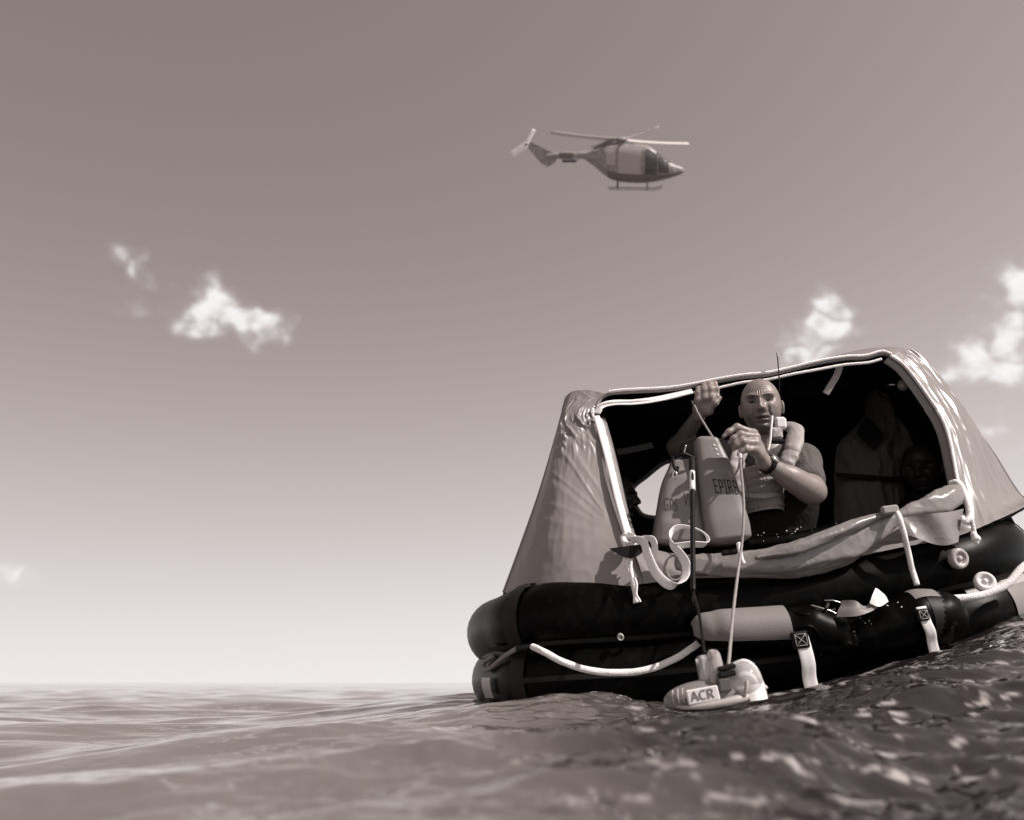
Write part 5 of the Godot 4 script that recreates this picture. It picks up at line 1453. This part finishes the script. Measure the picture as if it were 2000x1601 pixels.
	sub("ferrule", sweep([Vector3(-0.3535, 0.2744, 0.53), Vector3(-0.3468, 0.2944, 0.5)], 6, 0.0075, 8, {"round": 2}), M.rubber_dull, rod)
	sub("white_band", sweep([Vector3(-0.2191, 0.6762, 0.19), Vector3(-0.2071, 0.7157, 0.163), Vector3(-0.1954, 0.7571, 0.14)], 8, 0.0098, 14), M.white, rod)
	sub("black_head", sweep([Vector3(-0.1954, 0.7571, 0.14), Vector3(-0.1828, 0.8016, 0.115)], 6, 0.0115, 14, {"round": 2}), M.black_dull, rod)

# ---------------------------------------------------------------- helicopter
const HPX := 0.0335
func hp(px: float, py: float, z := 0.0) -> Vector3:
	return Vector3((px - 1220.0) * HPX, -(py - 318.0) * HPX, z * HPX)

const STATIONS := [[1138, 300, 312, 5], [1160, 291, 327, 13], [1180, 284, 343, 19], [1200, 280, 353, 19], [1230, 281, 357, 20], [1262, 284, 357, 20], [1280, 294, 355, 19], [1298, 308, 351, 21], [1316, 319, 346, 17], [1332, 325, 340, 11], [1339, 329, 336, 5]]
func fuselage(t: float, a: float, grow := 0.0) -> Vector3:
	var g: float = clampf(t, 0.0, 0.9999) * (STATIONS.size() - 1)
	var k := int(g)
	var pts: Array = []
	for j in [k - 1, k, k + 1, k + 2]:
		var s: Array = STATIONS[clampi(j, 0, STATIONS.size() - 1)]
		pts.append(s)
	var f: float = g - k
	var q0 := cr(Vector3(pts[0][0], pts[0][1], pts[0][2]), Vector3(pts[1][0], pts[1][1], pts[1][2]), Vector3(pts[2][0], pts[2][1], pts[2][2]), Vector3(pts[3][0], pts[3][1], pts[3][2]), f)
	var hw: float = lerpf(pts[1][3], pts[2][3], f) + grow
	var x: float = signf(cos(a)) * pow(absf(cos(a)), 0.72)
	var y: float = signf(sin(a)) * pow(absf(sin(a)), 0.72)
	return hp(q0.x, (q0.y + q0.z) * 0.5 - y * ((q0.z - q0.y) * 0.5 + grow), x * hw)

func skin_patch(t0: float, t1: float, a0: float, a1: float, grow := 0.35) -> ArrayMesh:
	return grid(14, 14, func(u, w): return fuselage(lerpf(t0, t1, u), lerpf(a0, a1, w), grow), true)

func build_helicopter():
	var h := Node3D.new()
	h.name = numbered("helicopter")
	var look := Vector3(-0.1224, -0.5391, 0.8333)
	var right := Vector3(0.985, -0.10, 0.14).normalized()
	var side := (look + Vector3(0, 0.13, 0)).normalized()
	side = (side - right * side.dot(right)).normalized()
	h.transform = Transform3D(Basis(right, side.cross(right), side), Vector3(7.6411, 33.8928, -52))
	h.set_meta("label", "grey rescue helicopter with pale rotor blades hovering in the clear sky")
	h.set_meta("category", "helicopter")
	add_child(h)
	var body := part("fuselage", grid(60, 32, func(u, w): return fuselage(u, w * TAU), true), M.hull_paint, h)
	for s in [0.0, PI]:
		var m: float = 1.0 if s == 0.0 else -1.0
		var on := func(a: float) -> float: return a if m > 0.0 else PI - a
		sub("door", skin_patch(0.33, 0.47, on.call(-0.75), on.call(0.75), 0.6), M.hull_light, body)
		sub("door_window", skin_patch(0.50, 0.63, on.call(-0.9), on.call(0.75), 0.7), M.glass_dark, body)
		sub("cockpit_window", skin_patch(0.645, 0.76, on.call(-0.35), on.call(0.95), 0.7), M.glass_dark, body)
		sub("rear_panel", skin_patch(0.22, 0.31, on.call(-0.15), on.call(0.5), 0.6), M.hull_light, body)
	sub("belly_stripe", skin_patch(0.24, 0.985, PI * 1.5 - 1.05, PI * 1.5 + 1.05, 0.8), M.hull_dark, body)
	sub("windscreen", skin_patch(0.62, 0.78, PI * 0.5 - 0.75, PI * 0.5 + 0.75, 0.6), M.glass_dark, body)
	part("engine_cowling", sweep([hp(1152, 297), hp(1170, 288), hp(1188, 283), hp(1206, 283), hp(1232, 284), hp(1262, 287)], 40, [4 * HPX, 10 * HPX, 13 * HPX, 13 * HPX, 9 * HPX, 5 * HPX], 20, {"round": 4, "flat": 0.8}), M.hull_dark, h)
	part("tail_boom", sweep([hp(1160, 304), hp(1120, 304), hp(1080, 305), hp(1062, 306)], 30, [9 * HPX, 7 * HPX, 5.5 * HPX, 5 * HPX], 18, {"round": 3}), M.hull_paint, h)
	part("stabiliser", bevel_box(hp(1108, 310), Vector3(34 * HPX, 3 * HPX, 58 * HPX), 0.03), M.hull_dark, h)
	for s in [-1, 1]:
		part("end_plate", bevel_box(hp(1104, 309, s * 30), Vector3(30 * HPX, 12 * HPX, 1.6 * HPX), 0.02), M.hull_dark, h)
	var outline: Array = [hp(1015, 284), hp(1026, 278), hp(1052, 290), hp(1076, 301), hp(1084, 309), hp(1077, 320), hp(1063, 328), hp(1049, 320), hp(1030, 300)]
	part("tail_fin", slab(outline, 3.0 * HPX), M.hull_paint, h)
	var tr := part("tail_rotor", lathe(hp(1019, 284, 4), Vector3(0, 0, 1), [[0.0, -0.1], [0.10, -0.1], [0.10, 0.1], [0.0, 0.12]], 14), M.hull_dark, h)
	for d in [Vector3(14, 30, 0), Vector3(-30, -20, 0)]:
		var o := hp(1019, 284, 5)
		sub("tail_blade", ribbon([o, o + d * HPX * 0.5, o + d * HPX], 12, (13.0 if d.x < 0.0 else 8.0) * HPX, 1.2 * HPX, {"up": d.cross(Vector3(0.65, 0.55, 0.5)).normalized()}), M.blade_white, tr)
	var mast := part("rotor_mast", sweep([hp(1212, 284), hp(1212, 274)], 6, 3.0 * HPX, 12), M.hull_dark, h)
	sub("rotor_hub", lathe(hp(1212, 274), Vector3(0, 1, 0), [[0.0, -0.10], [0.42, -0.10], [0.42, 0.08], [0.2, 0.2], [0.0, 0.2]], 16), M.hull_paint, mast)
	for k in 4:
		var a: float = deg_to_rad(-28.0 + 90.0 * k)
		var d := Vector3(cos(a), 0.0, sin(a))
		var o := hp(1212, 273)
		var len_: float = 152.0 * HPX
		sub("rotor_blade", ribbon([o + d * 0.4, o + d * len_ * 0.25 + Vector3(0, -0.02, 0), o + d * len_ * 0.6 + Vector3(0, 0.0, 0), o + d * len_ + Vector3(0, 0.10, 0)], 30, 0.34, 0.05, {"up": d.cross(Vector3.UP) * cos(0.5) - Vector3.UP * sin(0.5)}), M.blade, mast)
	for s in [-1, 1]:
		var skid := part("landing_skid", sweep([hp(1190, 369, s * 22), hp(1240, 369, s * 22), hp(1280, 369, s * 22), hp(1298, 364, s * 22)], 30, 1.0 * HPX, 8, {"round": 2}), M.hull_dark, h)
		for x in [1208, 1268]:
			sub("strut", sweep([hp(x, 352, s * 14), hp(x, 360, s * 19), hp(x, 369, s * 22)], 8, 1.3 * HPX, 8), M.hull_dark, skid)

func slab(pts: Array, thick: float) -> ArrayMesh:
	var poly := PackedVector2Array()
	for q in pts:
		poly.append(Vector2(q.x, q.y))
	var tri := Geometry2D.triangulate_polygon(poly)
	var v := PackedVector3Array()
	var idx := PackedInt32Array()
	var n: int = poly.size()
	for z in [thick / 2, -thick / 2]:
		for q in poly:
			v.append(Vector3(q.x, q.y, z))
	for k in range(0, tri.size(), 3):
		idx.append_array([tri[k], tri[k + 2], tri[k + 1], n + tri[k], n + tri[k + 1], n + tri[k + 2]])
	for i in n:
		var j: int = (i + 1) % n
		idx.append_array([i, j, n + i, j, n + j, n + i])
	return mk(v, idx, PackedColorArray(), PackedVector2Array(), true)
